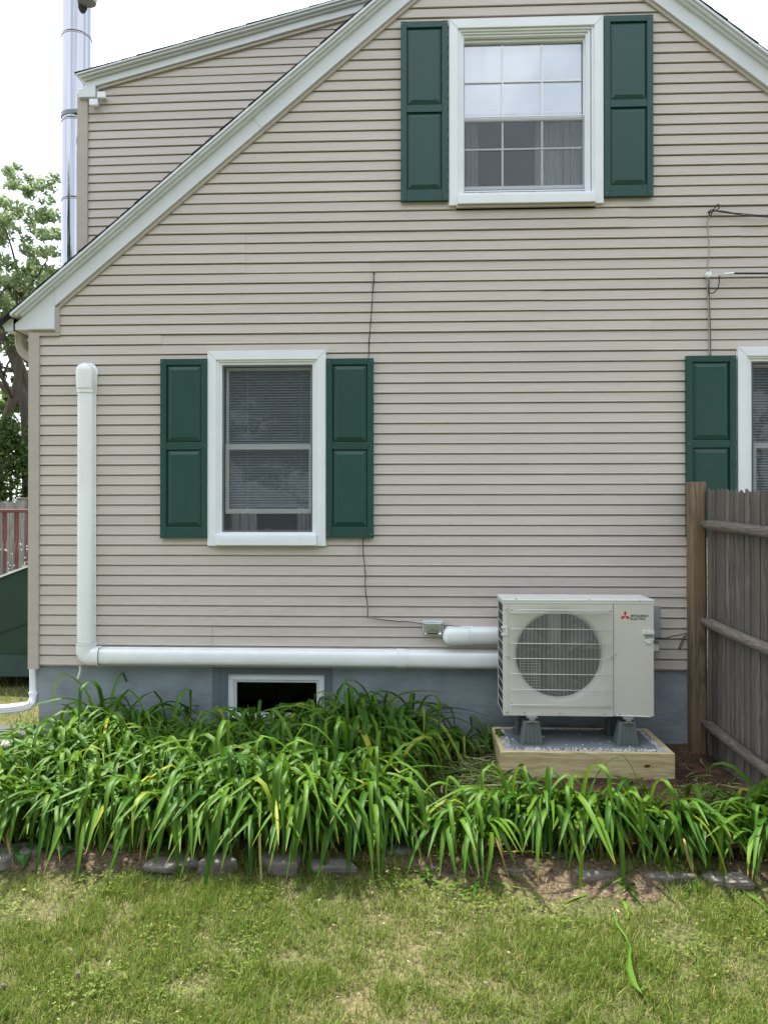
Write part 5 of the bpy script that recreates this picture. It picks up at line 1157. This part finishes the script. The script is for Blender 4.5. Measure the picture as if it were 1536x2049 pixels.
# trees behind the photographer: what the window panes reflect
for i, (x_, y_, h) in enumerate(((-15, -14, 14), (-9, -19, 13), (-3.2, -21, 12), (3.6, -22, 12.5), (10, -18, 15), (17, -13, 14))):
    t = thing('deciduous_tree', 'leafy tree across the lawn behind the viewpoint, ' + ('far left', 'left', 'left of centre', 'right of centre', 'right', 'far right')[i], 'tree', (x_, y_, -.4), 'trees behind the viewpoint')
    b = MB(); ends = []; q = random.Random(50 + i); limb(b, Vector((x_, y_, -.4)), Vector((0, 0, 1)), 3, .22, 2, q, ends); b.build('trunk', 'bark', t, smooth=True)
    crown(clumps((x_, y_, h * .55), h * .36, 70, .8, 1.4, 60 + i), 9000, .26, 'dark_tree_leaf', 'crown', t, 70 + i)

# ---------------------------------------------------------------- slabs under the downspout, edging stones
def rock(c, sx, sy, sz, seed, name, m, lab, cat, group=None, rot=0, sub=2, flat=.8):
    q = random.Random(seed); b = MB(); vs = []; n = 8; lv_ = [(-1, .9), (-.5, 1.0), (.45, 1.0), (.95, .93), (1, .55)]
    rad = [q.uniform(.68, 1.2) for _ in range(n)]
    for h, k_ in lv_:
        for i in range(n):
            a = 2 * math.pi * i / n; sq_ = (abs(math.cos(a)) ** 3.5 + abs(math.sin(a)) ** 3.5) ** (-1 / 3.5); r_ = rad[i] * k_ * sq_ * q.uniform(.95, 1.05)
            x_, y_ = math.cos(a) * r_ * sx, math.sin(a) * r_ * sy; cx_, sx_ = math.cos(rot), math.sin(rot)
            vs.append((c[0] + x_ * cx_ - y_ * sx_ , c[1] + x_ * sx_ + y_ * cx_, c[2] + h * sz * q.uniform(.85, 1.1) + x_ * q.uniform(-.03, .03)))
    fs = [(L_ * n + i, L_ * n + (i + 1) % n, (L_ + 1) * n + (i + 1) % n, (L_ + 1) * n + i) for L_ in range(4) for i in range(n)] + [tuple(4 * n + i for i in range(n))]
    b.add(vs, fs); o = b.build(name, m, bevel=.006); return tag(o, lab, cat, group)
STN = [((12, 1712), .10, 'grey fieldstone at the left picture edge under the leaves'), ((62, 1706), .09, 'pale tilted flat stone at the left end of the bed edge'), ((152, 1696), .11, 'lumpy grey stone under the pale striped lily leaves'),
       ((248, 1690), .10, 'light cracked block of stone, tallest in the bed edging'), ((345, 1724), .13, 'long dark flat slab level with the lawn'), ((440, 1726), .09, 'small dark stone hidden under the long drooping leaves'),
       ((565, 1722), .10, 'dark stone under the middle of the lily row'), ((665, 1726), .12, 'wide low dark slab below the middle lilies'), ((800, 1708), .10, 'dark grey flat stone beside the lone broad leaf'), ((885, 1722), .07, 'brown grey stone under the sprawling right lily clump'),
       ((1035, 1735), .10, 'brown dusty flat stone half buried in bare soil'), ((1118, 1722), .05, 'upright narrow grey stone between two lily clumps'), ((1205, 1740), .13, 'dark stone behind the longest vertical leaves'), ((1330, 1745), .15, 'long brown slab under the right lily row'), ((1455, 1755), .12, 'flat brown slab near the right picture edge')]
for i, ((a, c), s_, lab) in enumerate(STN):
    g_ = G(a, c, -.02); rock((g_.x, g_.y + (.0 if i > 8 else -.04), g_.z + (-.012 if i > 8 else .004)), s_ * 1.05, .07 if i % 3 else .09, .022 if i in (4, 7, 9, 13, 14, 10, 12) else .042, 100 + i, 'edging_stone', 'stone', lab, 'stone', 'fieldstones edging the flower bed', rot=random.uniform(-.25, .25))
g_ = P(20, 1437, -.1); rock((g_.x - .05, -.08, gz(0, -.1) + .06), .24, .12, .022, 301, 'paving_slab', 'slab_dark', 'dark thin slab under the downspout outlet', 'slab')
rock((g_.x + .02, -.18, gz(0, -.15) + .022), .32, .14, .016, 302, 'paving_slab', 'slab_pale', 'pale flat slab beneath the dark slab at the downspout', 'slab')

# ---------------------------------------------------------------- daylilies
def leaf_mesh(seed, L, w_, th0, bend, kink=0, lateral=0):
    q = random.Random(seed); n = 13; tc_ = q.uniform(.36, .62); wb_ = q.uniform(.14, .26); bell = [math.exp(-(((k_ + .5) / n - tc_) / wb_) ** 2) + .06 for k_ in range(n + 1)]; sb_ = sum(bell[:n]); bell = [k_ / sb_ for k_ in bell]; b = MB(); p = Vector((0, 0, 0)); th = th0; vs = []; uv = []; ph = q.uniform(0, 6); y = 0
    for i in range(n + 1):
        t = i / n
        wd = w_ * (.45 + .55 * min(1, t * 4)) * (1 - max(0, (t - .5) / .5) ** 2.2) + .0008
        d = Vector((math.sin(th), 0, math.cos(th))); nrm = Vector((-math.cos(th), 0, math.sin(th)))
        tw_ = .5 * math.sin(t * 2.5 + ph) * t
        sd_ = Vector((0, 1, 0)) * math.cos(tw_) + nrm * math.sin(tw_); n2 = nrm * math.cos(tw_) - Vector((0, 1, 0)) * math.sin(tw_)
        off = Vector((0, lateral * t * t, 0)); v_ = wd * .42 * (1 - .6 * t)
        vs += [p + off - sd_ * wd / 2 + n2 * v_, p + off, p + off + sd_ * wd / 2 + n2 * v_]; uv += [(0, t), (.5, t), (1, t)]
        p = p + d * (L / n); th += bend * bell[i] * (1 + .25 * q.uniform(-1, 1))
        if kink and abs(t - kink) < .5 / n: th += .9
        th = min(th, 3.02)
    b.add(vs, [(3 * i + k_, 3 * i + k_ + 1, 3 * i + 4 + k_, 3 * i + 3 + k_) for i in range(n) for k_ in (0, 1)], uv)
    return b.mesh('leaf', 'daylily_leaf', smooth=True)
LV = []
for i in range(40):
    q = random.Random(i * 13 + 1)
    th0 = q.uniform(.03, .60); L = q.uniform(.70, 1.12); bend = q.uniform(1.7, 2.9)
    if i % 8 == 0: th0, bend, L = q.uniform(0, .3), q.uniform(.3, .9), q.uniform(.42, .56)
    LV.append((leaf_mesh(i, L, q.uniform(.026, .042), th0, bend, kink=q.choice((0, 0, 0, .45, .6)), lateral=q.uniform(-.08, .08)), th0, bend))
DL = []
for i in range(6):
    q = random.Random(900 + i); me = leaf_mesh(900 + i, q.uniform(.5, .8), q.uniform(.012, .022), q.uniform(.5, 1.1), q.uniform(2, 3), kink=.4, lateral=q.uniform(-.15, .15)); me.materials[0] = MATS['dead_leaf']; DL.append((me, .8, 2.5))
def clump(c, n, s, lab, faceprob=.0, grp='daylily clumps in the bed', facing=-math.pi / 2, spread=.06):
    t = thing('daylily_clump', lab, 'daylily', c, grp)
    for i in range(n):
        me, th0, bend = random.choice(LV) if random.random() > .03 else random.choice(DL); o = bpy.data.objects.new('leaf', me); COL.objects.link(o); o.parent = t
        an = random.gauss(facing, .7) if random.random() < faceprob else random.uniform(0, 2 * math.pi)
        r_ = random.uniform(0, spread); k_ = s * random.uniform(.75, 1.12)
        o.location = (math.cos(an) * r_, math.sin(an) * r_, -.01); o.rotation_euler = (random.gauss(0, .08), random.gauss(0, .08), an); o.scale = (k_, .45 * k_ + .5 * random.uniform(.8, 1.2), k_)
    return t
CL = []   # (x px, y px of the base on the ground, leaves, size, face)
rows = [
 (1508, [(150, .70), (205, .85), (265, .8), (330, .62), (390, .55), (445, .55), (505, .72), (570, .60), (635, .74), (695, .90), (755, .92), (812, .76), (858, .56), (925, .40)]),
 (1550, [(70, .6), (135, .72), (205, .75), (275, .7), (345, .66), (415, .66), (485, .7), (555, .7), (625, .80), (695, .86), (762, .78), (815, .5)]),
 (1600, [(20, .68), (95, .7), (170, .7), (245, .7), (320, .72), (395, .74), (470, .74), (545, .76), (620, .8), (695, .78), (765, .66)]),
 (1648, [(-5, .66), (62, .68), (130, .66), (200, .68), (275, .72), (350, .74), (425, .78), (500, .80), (575, .82), (650, .82), (722, .80), (785, .64)]),
 (1674, [(-20, .72), (55, .68), (130, .66), (205, .62), (285, .66), (365, .74), (440, .8), (515, .84), (590, .84), (665, .84), (735, .78), (800, .6)]),
]
k = 0
for yb, lst in rows:
    for j, (a, s_) in enumerate(lst):
        a2 = a + random.uniform(-9, 9); g_ = G(a2, yb + random.uniform(-8, 8)); 
        if g_.y > -.16: g_.y = -.16
        rown = {1508: 'in the row against the foundation', 1550: 'in the second row from the wall', 1600: 'in the third row from the wall', 1648: 'in the fourth row from the wall', 1674: 'in the front row over the edging stones'}[yb]
        nth = ('first', 'second', 'third', 'fourth', 'fifth', 'sixth', 'seventh', 'eighth', 'ninth', 'tenth', 'eleventh', 'twelfth', 'thirteenth', 'fourteenth')[j]
        clump((g_.x, g_.y, gz(0, g_.y)), 38 if yb > 1640 else 34, s_ * {1508: 1.06, 1550: 1.08, 1600: 1.12, 1648: 1.05, 1674: .96}[yb], f'daylily clump {rown}, {nth} from the left', .6 if yb > 1640 else .35); k += 1
RC = [(905, 1668, .62, 34, 'sprawling daylily clump with flattened leaves right of the clippings'), (960, 1675, .60, 30, 'low sprawling daylily clump spilling onto bare soil'), (1020, 1640, .64, 40, 'daylily clump in front of the left corner of the pine plinth'), (1085, 1650, .68, 44, 'daylily clump before the left half of the pine plinth'),
      (1150, 1655, .76, 48, 'tallest daylily clump before the pine plinth with one upright blade'), (1220, 1660, .68, 44, 'daylily clump before the right half of the pine plinth'), (1290, 1662, .66, 42, 'daylily clump in front of the right corner of the pine plinth'), (1355, 1668, .60, 38, 'daylily clump just right of the pine plinth corner'),
      (1420, 1672, .58, 36, 'daylily clump by the foot of the fence'), (1490, 1650, .66, 42, 'bushy daylily clump at the right picture edge below the fence'), (1545, 1690, .66, 42, 'daylily clump cut off by the right picture edge'), (1575, 1640, .66, 36, 'daylily clump behind the one cut off by the right edge'),
      (985, 1500, .36, 14, 'small thin daylily clump touching the left side of the pine plinth')]
for a, c, s_, n, lab in RC:
    g_ = G(a, c + (24 if c > 1600 else 0)); clump((g_.x, min(g_.y, -.14), g_.z), n, s_ * (1.0 if c > 1600 else 1.1), lab, .6)
# broad-leaved plants between them
def broad_mesh(seed, L, w_):
    q = random.Random(seed); b = MB(); n = 8; vs = []; uv = []; th = q.uniform(.5, .9); p = Vector((0, 0, 0))
    for i in range(n + 1):
        t = i / n; wd = w_ * math.sin(math.pi * min(1, max(0, (t - .25) / .75)) ** .75) + .006 if t > .25 else .007
        d = Vector((math.sin(th), 0, math.cos(th))); nrm = Vector((-math.cos(th), 0, math.sin(th)))
        vs += [p - Vector((0, wd / 2, 0)) + nrm * wd * .22, p - Vector((0, wd / 4, 0)) + nrm * wd * .06, p, p + Vector((0, wd / 4, 0)) + nrm * wd * .06, p + Vector((0, wd / 2, 0)) + nrm * wd * .22]; uv += [(u, t) for u in (0, .25, .5, .75, 1)]
        p = p + d * L / n; th += .16
    b.add(vs, [(5 * i + k_, 5 * i + k_ + 1, 5 * i + 6 + k_, 5 * i + 5 + k_) for i in range(n) for k_ in range(4)], uv); return b.mesh('leaf', 'hosta_leaf', smooth=True)
BL = [broad_mesh(i, random.uniform(.16, .26), random.uniform(.05, .08)) for i in range(8)]
for a, c, n, lab in ((50, 1690, 6, 'broad leaved plant with a yellow green leaf at the far left of the bed'), (235, 1672, 7, 'dark broad leaved plant above the light cracked stone'), (330, 1690, 6, 'broad leaved plant behind the long dark slab'), (170, 1690, 4, 'small broad leaved seedling beside the lumpy grey stone'), (780, 1690, 8, 'broad leaved plant beside the clippings with one leaf over the edge'), (835, 1672, 7, 'upright broad leaved plant right of the main lily mass'), (700, 1690, 5, 'dark broad leaved plant under the middle lilies'),
                       (1035, 1650, 6, 'broad leaved plant at the left foot of the pine plinth'), (1300, 1690, 6, 'broad leaved plant under the right lily row'), (1520, 1700, 6, 'broad leaved plant at the right picture edge'), (470, 1700, 5, 'broad leaved plant hidden beneath drooping lily leaves')):
    g_ = G(a, c); t = thing('broad_leaved_plant', lab, 'plant', (g_.x, g_.y, g_.z), 'broad leaved plants among the daylilies')
    for i in range(n):
        o = bpy.data.objects.new('leaf', random.choice(BL)); COL.objects.link(o); o.parent = t; an = random.uniform(0, 6.28); k_ = random.uniform(.7, 1.2)
        o.rotation_euler = (0, random.uniform(-.2, .5), an); o.scale = (k_,) * 3; o.location = (0, 0, .0)

# ---------------------------------------------------------------- loose matter: clippings, mulch, twigs
def scatter_straps(name, m, n, region, Lr, wr, lift, seed, group_bulge=0, curl=.5):
    q = random.Random(seed); b = MB()
    for _ in range(n):
        x_, y_, dens = region(q)
        L = q.uniform(*Lr); w_ = q.uniform(*wr); an = q.uniform(0, 6.28); seg = 4 if L > .05 else 2; z_ = gz(0, y_) + q.uniform(*lift) + (lawn_z(x_, y_) - gz(0, y_) if y_ < BED_FRONT else 0); cv = q.uniform(-curl, curl) / seg; pit = q.uniform(-.15, .3)
        p = Vector((x_, y_, z_)); vs = []; uv = []
        for i in range(seg + 1):
            d = Vector((math.cos(an), math.sin(an), pit * (1 - 2 * i / seg))); s2 = Vector((-d.y, d.x, q.uniform(-.3, .3))).normalized(); ww = w_ * (1 - .5 * abs(2 * i / seg - 1))
            vs += [p - s2 * ww / 2, p + s2 * ww / 2]; uv += [(.2, .3), (.8, .3)]; p = p + d * L / seg; an += cv
        b.add(vs, [(2 * i, 2 * i + 2, 2 * i + 3, 2 * i + 1) for i in range(seg)], uv)
    return b.build(name, m)
def reg_clip(q):
    while True:
        a, c = q.gauss(965, 55), q.gauss(1570, 42)
        if 850 < a < 1075 and 1490 < c < 1680: g_ = G(a, c); return g_.x, g_.y, 1
def reg_clipR(q):
    a, c = q.gauss(1440, 50), q.gauss(1590, 22); g_ = G(a, c); return min(g_.x, 2.35), g_.y, 1
o = tag(stuff(scatter_straps('leaf_clippings', 'clipping_leaf', 620, reg_clip, (.06, .22), (.008, .02), (.0, .05), 5, curl=1.2)), 'heap of cut green leaf clippings on the soil left of the plinth', 'clippings')
o = tag(stuff(scatter_straps('leaf_clippings', 'clipping_leaf', 150, reg_clipR, (.05, .18), (.006, .016), (.0, .02), 6, curl=1.2)), 'scattered pale leaf clippings on the soil by the fence', 'clippings')
def reg_bed(q): return q.uniform(-2.9, 2.4), q.uniform(BED_FRONT - .1, -.03), 1
tag(stuff(scatter_straps('mulch', 'mulch', 9000, reg_bed, (.015, .05), (.004, .012), (.0, .012), 7)), 'brown shredded bark mulch covering the flower bed soil', 'mulch')
tag(stuff(scatter_straps('dry_twigs', 'twig', 1300, reg_bed, (.03, .13), (.0015, .004), (.004, .016), 8, curl=1.5)), 'dry straw coloured stalks lying over the mulch', 'dry stalks')
# front of the bed: straggly loose leaves lying on the soil
def reg_front(q):
    a, c = q.choice(((960, 1755), (930, 1730), (1210, 1765), (1440, 1765), (870, 1735))); g_ = G(a + q.gauss(0, 35), c + q.gauss(0, 10), -.05); return g_.x, g_.y, 1
o = scatter_straps('fallen_leaves', 'daylily_leaf', 46, reg_front, (.14, .32), (.012, .02), (.0, .012), 9, curl=.9); tag(stuff(o), 'fallen long green leaves lying on bare soil before the stones', 'leaves')
# the single long leaf on the lawn
pts = [G(a, c, -.03) for a, c in ((1226, 1838), (1233, 1868), (1250, 1885), (1260, 1905), (1258, 1930), (1258, 1958), (1268, 1980), (1284, 2000))]
ws = [.006, .014, .008, .012, .012, .026, .024, .002]; b = MB(); vs = []; uv = []
for i, p in enumerate(pts):
    d = (pts[min(i + 1, 7)] - pts[max(i - 1, 0)]).normalized(); s2 = Vector((-d.y, d.x, 0)); zz = Vector((0, 0, .030 + .012 * math.sin(i * 1.7)))
    vs += [p - s2 * ws[i] / 2 + zz, p + zz + Vector((0, 0, -.004)), p + s2 * ws[i] / 2 + zz]; uv += [(.1, .3), (.5, .3), (.9, .3)]
b.add(vs, [(3 * i + k_, 3 * i + 1 + k_, 3 * i + 4 + k_, 3 * i + 3 + k_) for i in range(7) for k_ in (0, 1)], uv)
tag(b.build('fallen_leaf', 'daylily_leaf', smooth=True), 'single long green leaf lying alone on the lawn at right', 'leaf')
for a, c, lab in ((6, 1982, 'brown pine cone at the left edge of the lawn'), (155, 1958, 'grey brown pine cone lying in the grass at left')):
    g_ = G(a, c, -.04); b = MB(); b.lathe((g_.x, g_.y, g_.z), [(.004, 0), (.016, .012), (.018, .022), (.012, .034), (.003, .042)], 8)
    b.v = [tuple(g_[j] + (p_[j] - g_[j]) * .6 for j in range(3)) for p_ in b.v]; t = thing('pine_cone', lab, 'pine cone', tuple(g_)); b.build('core', 'cone', t)
    for L_ in range(4):
        for i in range(7):
            an = i * .9 + L_ * .45; r_ = (.017, .02, .017, .01)[L_]; z_ = g_.z + .005 + L_ * .0055; r_ *= .6; d = Vector((math.cos(an), math.sin(an), 0)); s2 = Vector((-d.y, d.x, 0)); c0 = Vector((g_.x, g_.y, z_))
            MB().add([c0 + d * r_ * .5 - s2 * .004, c0 + d * (r_ + .004) + Vector((0, 0, .004)), c0 + d * r_ * .5 + s2 * .004, c0 + d * r_ * .8 + Vector((0, 0, -.003))], [(0, 3, 1), (3, 2, 1), (0, 1, 2)]).build('scale', 'cone', t)

# ---------------------------------------------------------------- lawn
def density(x, y):
    """0..1 how green and thick"""
    n1 = nz(x, y, 1.3, 11); n2 = nz(x, y, 3.6, 15); n3 = nz(x, y, 9, 19)
    return .72 + .20 * n1 + .38 * n2 + .5 * n3 + .35 * nz(x, y, 22, 31)
bare = [(G(a, c, -.05), r_) for a, c, r_ in ((1150, 1790, .22), (1040, 1770, .20), (1270, 1800, .20), (60, 1725, .32), (230, 1735, .22), (40, 1825, .16), (1340, 1880, .14), (360, 1980, .07), (870, 1760, .16), (700, 2010, .05), (560, 1920, .08), (1100, 1820, .14), (1500, 1765, .1))]
def grass(name, m, n, lo, hi, wlo, whi, straw, seed, label, cat, xr_=(-3.0, 3.0), yr_=(-4.3, BED_FRONT + .04)):
    q = np.random.default_rng(seed); V = []; F = []; c = 0; tries = 0
    X = q.uniform(xr_[0], xr_[1], n * 3); Yv = q.uniform(yr_[0], yr_[1], n * 3); Rn = q.random(n * 3); keep = []
    # coarse density lookup
    gx = np.linspace(xr_[0], xr_[1], 260); gy = np.linspace(yr_[0], yr_[1], 130)
    D = np.array([[density(a, b_) for a in gx] for b_ in gy])
    BARE = np.zeros_like(D)
    for (p, r_) in bare:
        dx = (gx[None, :] - p.x); dy = (gy[:, None] - p.y) * 1.5; g_ = np.exp(-(dx ** 2 + dy ** 2) / (r_ * r_)); D -= .95 * g_; BARE += g_
    ix = ((X - xr_[0]) / (xr_[1] - xr_[0]) * 259).astype(int); iy = ((Yv - yr_[0]) / (yr_[1] - yr_[0]) * 129).astype(int)
    d = np.clip(D[iy, ix], .02, 1); bf_ = np.clip(BARE[iy, ix], 0, 1); pk = ((1 - d) * .7 + .3) * (1 - .8 * bf_) if straw else d ** 1.3
    sel = np.where(Rn < pk)[0][:n]; X, Yv, d = X[sel], Yv[sel], d[sel]; n = len(X)
    Z = np.array([lawn_z(float(a), float(b_)) for a, b_ in zip(X, Yv)]) - .002
    H = q.uniform(lo, hi, n) * (1 if straw else (.45 + .75 * d)); W_ = q.uniform(wlo, whi, n); an = q.uniform(0, 2 * np.pi, n)
    lean = q.uniform(.9, 1.6, n) if straw else q.uniform(.15, 1.1, n); dirx, diry = np.cos(an), np.sin(an); fa_ = an + q.uniform(-.6, .6, n) + np.pi / 2; sx, sy = np.cos(fa_), np.sin(fa_)
    b0 = np.stack([X, Yv, Z], 1); dv = np.stack([dirx, diry, 0 * dirx], 1); up = np.array([0, 0, 1.]); s_ = np.stack([sx, sy, 0 * sx], 1) * W_[:, None] / 2
    m1 = b0 + (dv * np.sin(lean * .6)[:, None] + up * np.cos(lean * .6)[:, None]) * (H * .55)[:, None]
    t1_ = m1 + (dv * np.sin(np.minimum(lean * 1.35, 2.0))[:, None] + up * np.cos(np.minimum(lean * 1.35, 2.0))[:, None]) * (H * .5)[:, None]
    if straw: m1[:, 2] = np.minimum(m1[:, 2], Z + .018); t1_[:, 2] = Z + q.uniform(.001, .015, n)
    v = np.stack([b0 - s_, b0 + s_, m1 + s_ * .8, m1 - s_ * .8, t1_], 1).reshape(-1, 3)
    me = bpy.data.meshes.new(name); me.vertices.add(5 * n); me.loops.add(7 * n); me.polygons.add(2 * n)
    me.vertices.foreach_set('co', v.astype(np.float32).ravel()); base_ = np.arange(n) * 5
    li = np.stack([base_, base_ + 1, base_ + 2, base_ + 3, base_ + 3, base_ + 2, base_ + 4], 1).astype(np.int32); me.loops.foreach_set('vertex_index', li.ravel())
    ls_ = np.stack([np.arange(n) * 7, np.arange(n) * 7 + 4], 1).astype(np.int32); me.polygons.foreach_set('loop_start', ls_.ravel()); me.update(calc_edges=True)
    me.materials.append(MATS[m]); o = bpy.data.objects.new(name, me); COL.objects.link(o); stuff(o); tag(o, label, cat); return o
grass('grass', 'grass_green', 190000, .026, .072, .0022, .0046, False, 21, 'patchy short green lawn grass in front of the flower bed', 'grass')
grass('dead_grass', 'grass_straw', 60000, .02, .06, .001, .0024, True, 22, 'pale dead thatch lying between the lawn grass', 'dead grass')
grass('grass', 'grass_green', 9000, .03, .07, .004, .008, False, 23, 'thin grass beside the bulkhead at the left corner', 'grass', (-6.5, -2.95), (-1.8, 2.2))

# broad little weeds and clover patches in the turf
q = random.Random(91); b = MB(); pk = [(q.uniform(-2.4, 2.4), q.uniform(-4.0, -1.95), q.uniform(.06, .2)) for _ in range(46)]
for cx_, cy_, r_ in pk:
    for _ in range(int(700 * r_)):
        x_, y_ = q.gauss(cx_, r_ * .5), q.gauss(cy_, r_ * .5)
        if y_ > BED_FRONT - .03: continue
        z_ = lawn_z(x_, y_) + q.uniform(.012, .042); a0 = q.uniform(0, 6.28)
        for k_ in range(3):
            an = a0 + k_ * 2.09; d = Vector((math.cos(an), math.sin(an), q.uniform(-.1, .5))); s2 = Vector((-d.y, d.x, 0)); L = q.uniform(.006, .011); c0 = Vector((x_, y_, z_))
            b.add([c0, c0 + d * L * .6 - s2 * L * .45, c0 + d * L * 1.1, c0 + d * L * .6 + s2 * L * .45], [(0, 1, 2, 3)], [(.2, .3)] * 4)
tag(stuff(b.build('clover', 'grass_green')), 'small clover and weed patches scattered through the lawn', 'clover')
q = random.Random(17); b = MB()
for _ in range(260):
    x_, y_ = q.uniform(-2.5, 2.5), q.uniform(-4.0, -1.7); z_ = lawn_z(x_, y_) + q.uniform(.012, .03); s_ = q.uniform(.004, .013); a0 = q.uniform(0, 6.28)
    d = Vector((math.cos(a0), math.sin(a0), q.uniform(-.3, .3))); s2 = Vector((-d.y, d.x, q.uniform(-.2, .4))); c0 = Vector((x_, y_, z_))
    b.add([c0 - d * s_, c0 - s2 * s_ * .6, c0 + d * s_, c0 + s2 * s_ * .6], [(0, 1, 2), (0, 2, 3)])
tag(stuff(b.build('leaf_litter', 'twig')), 'bits of dry leaf litter lying on the lawn', 'leaf litter')
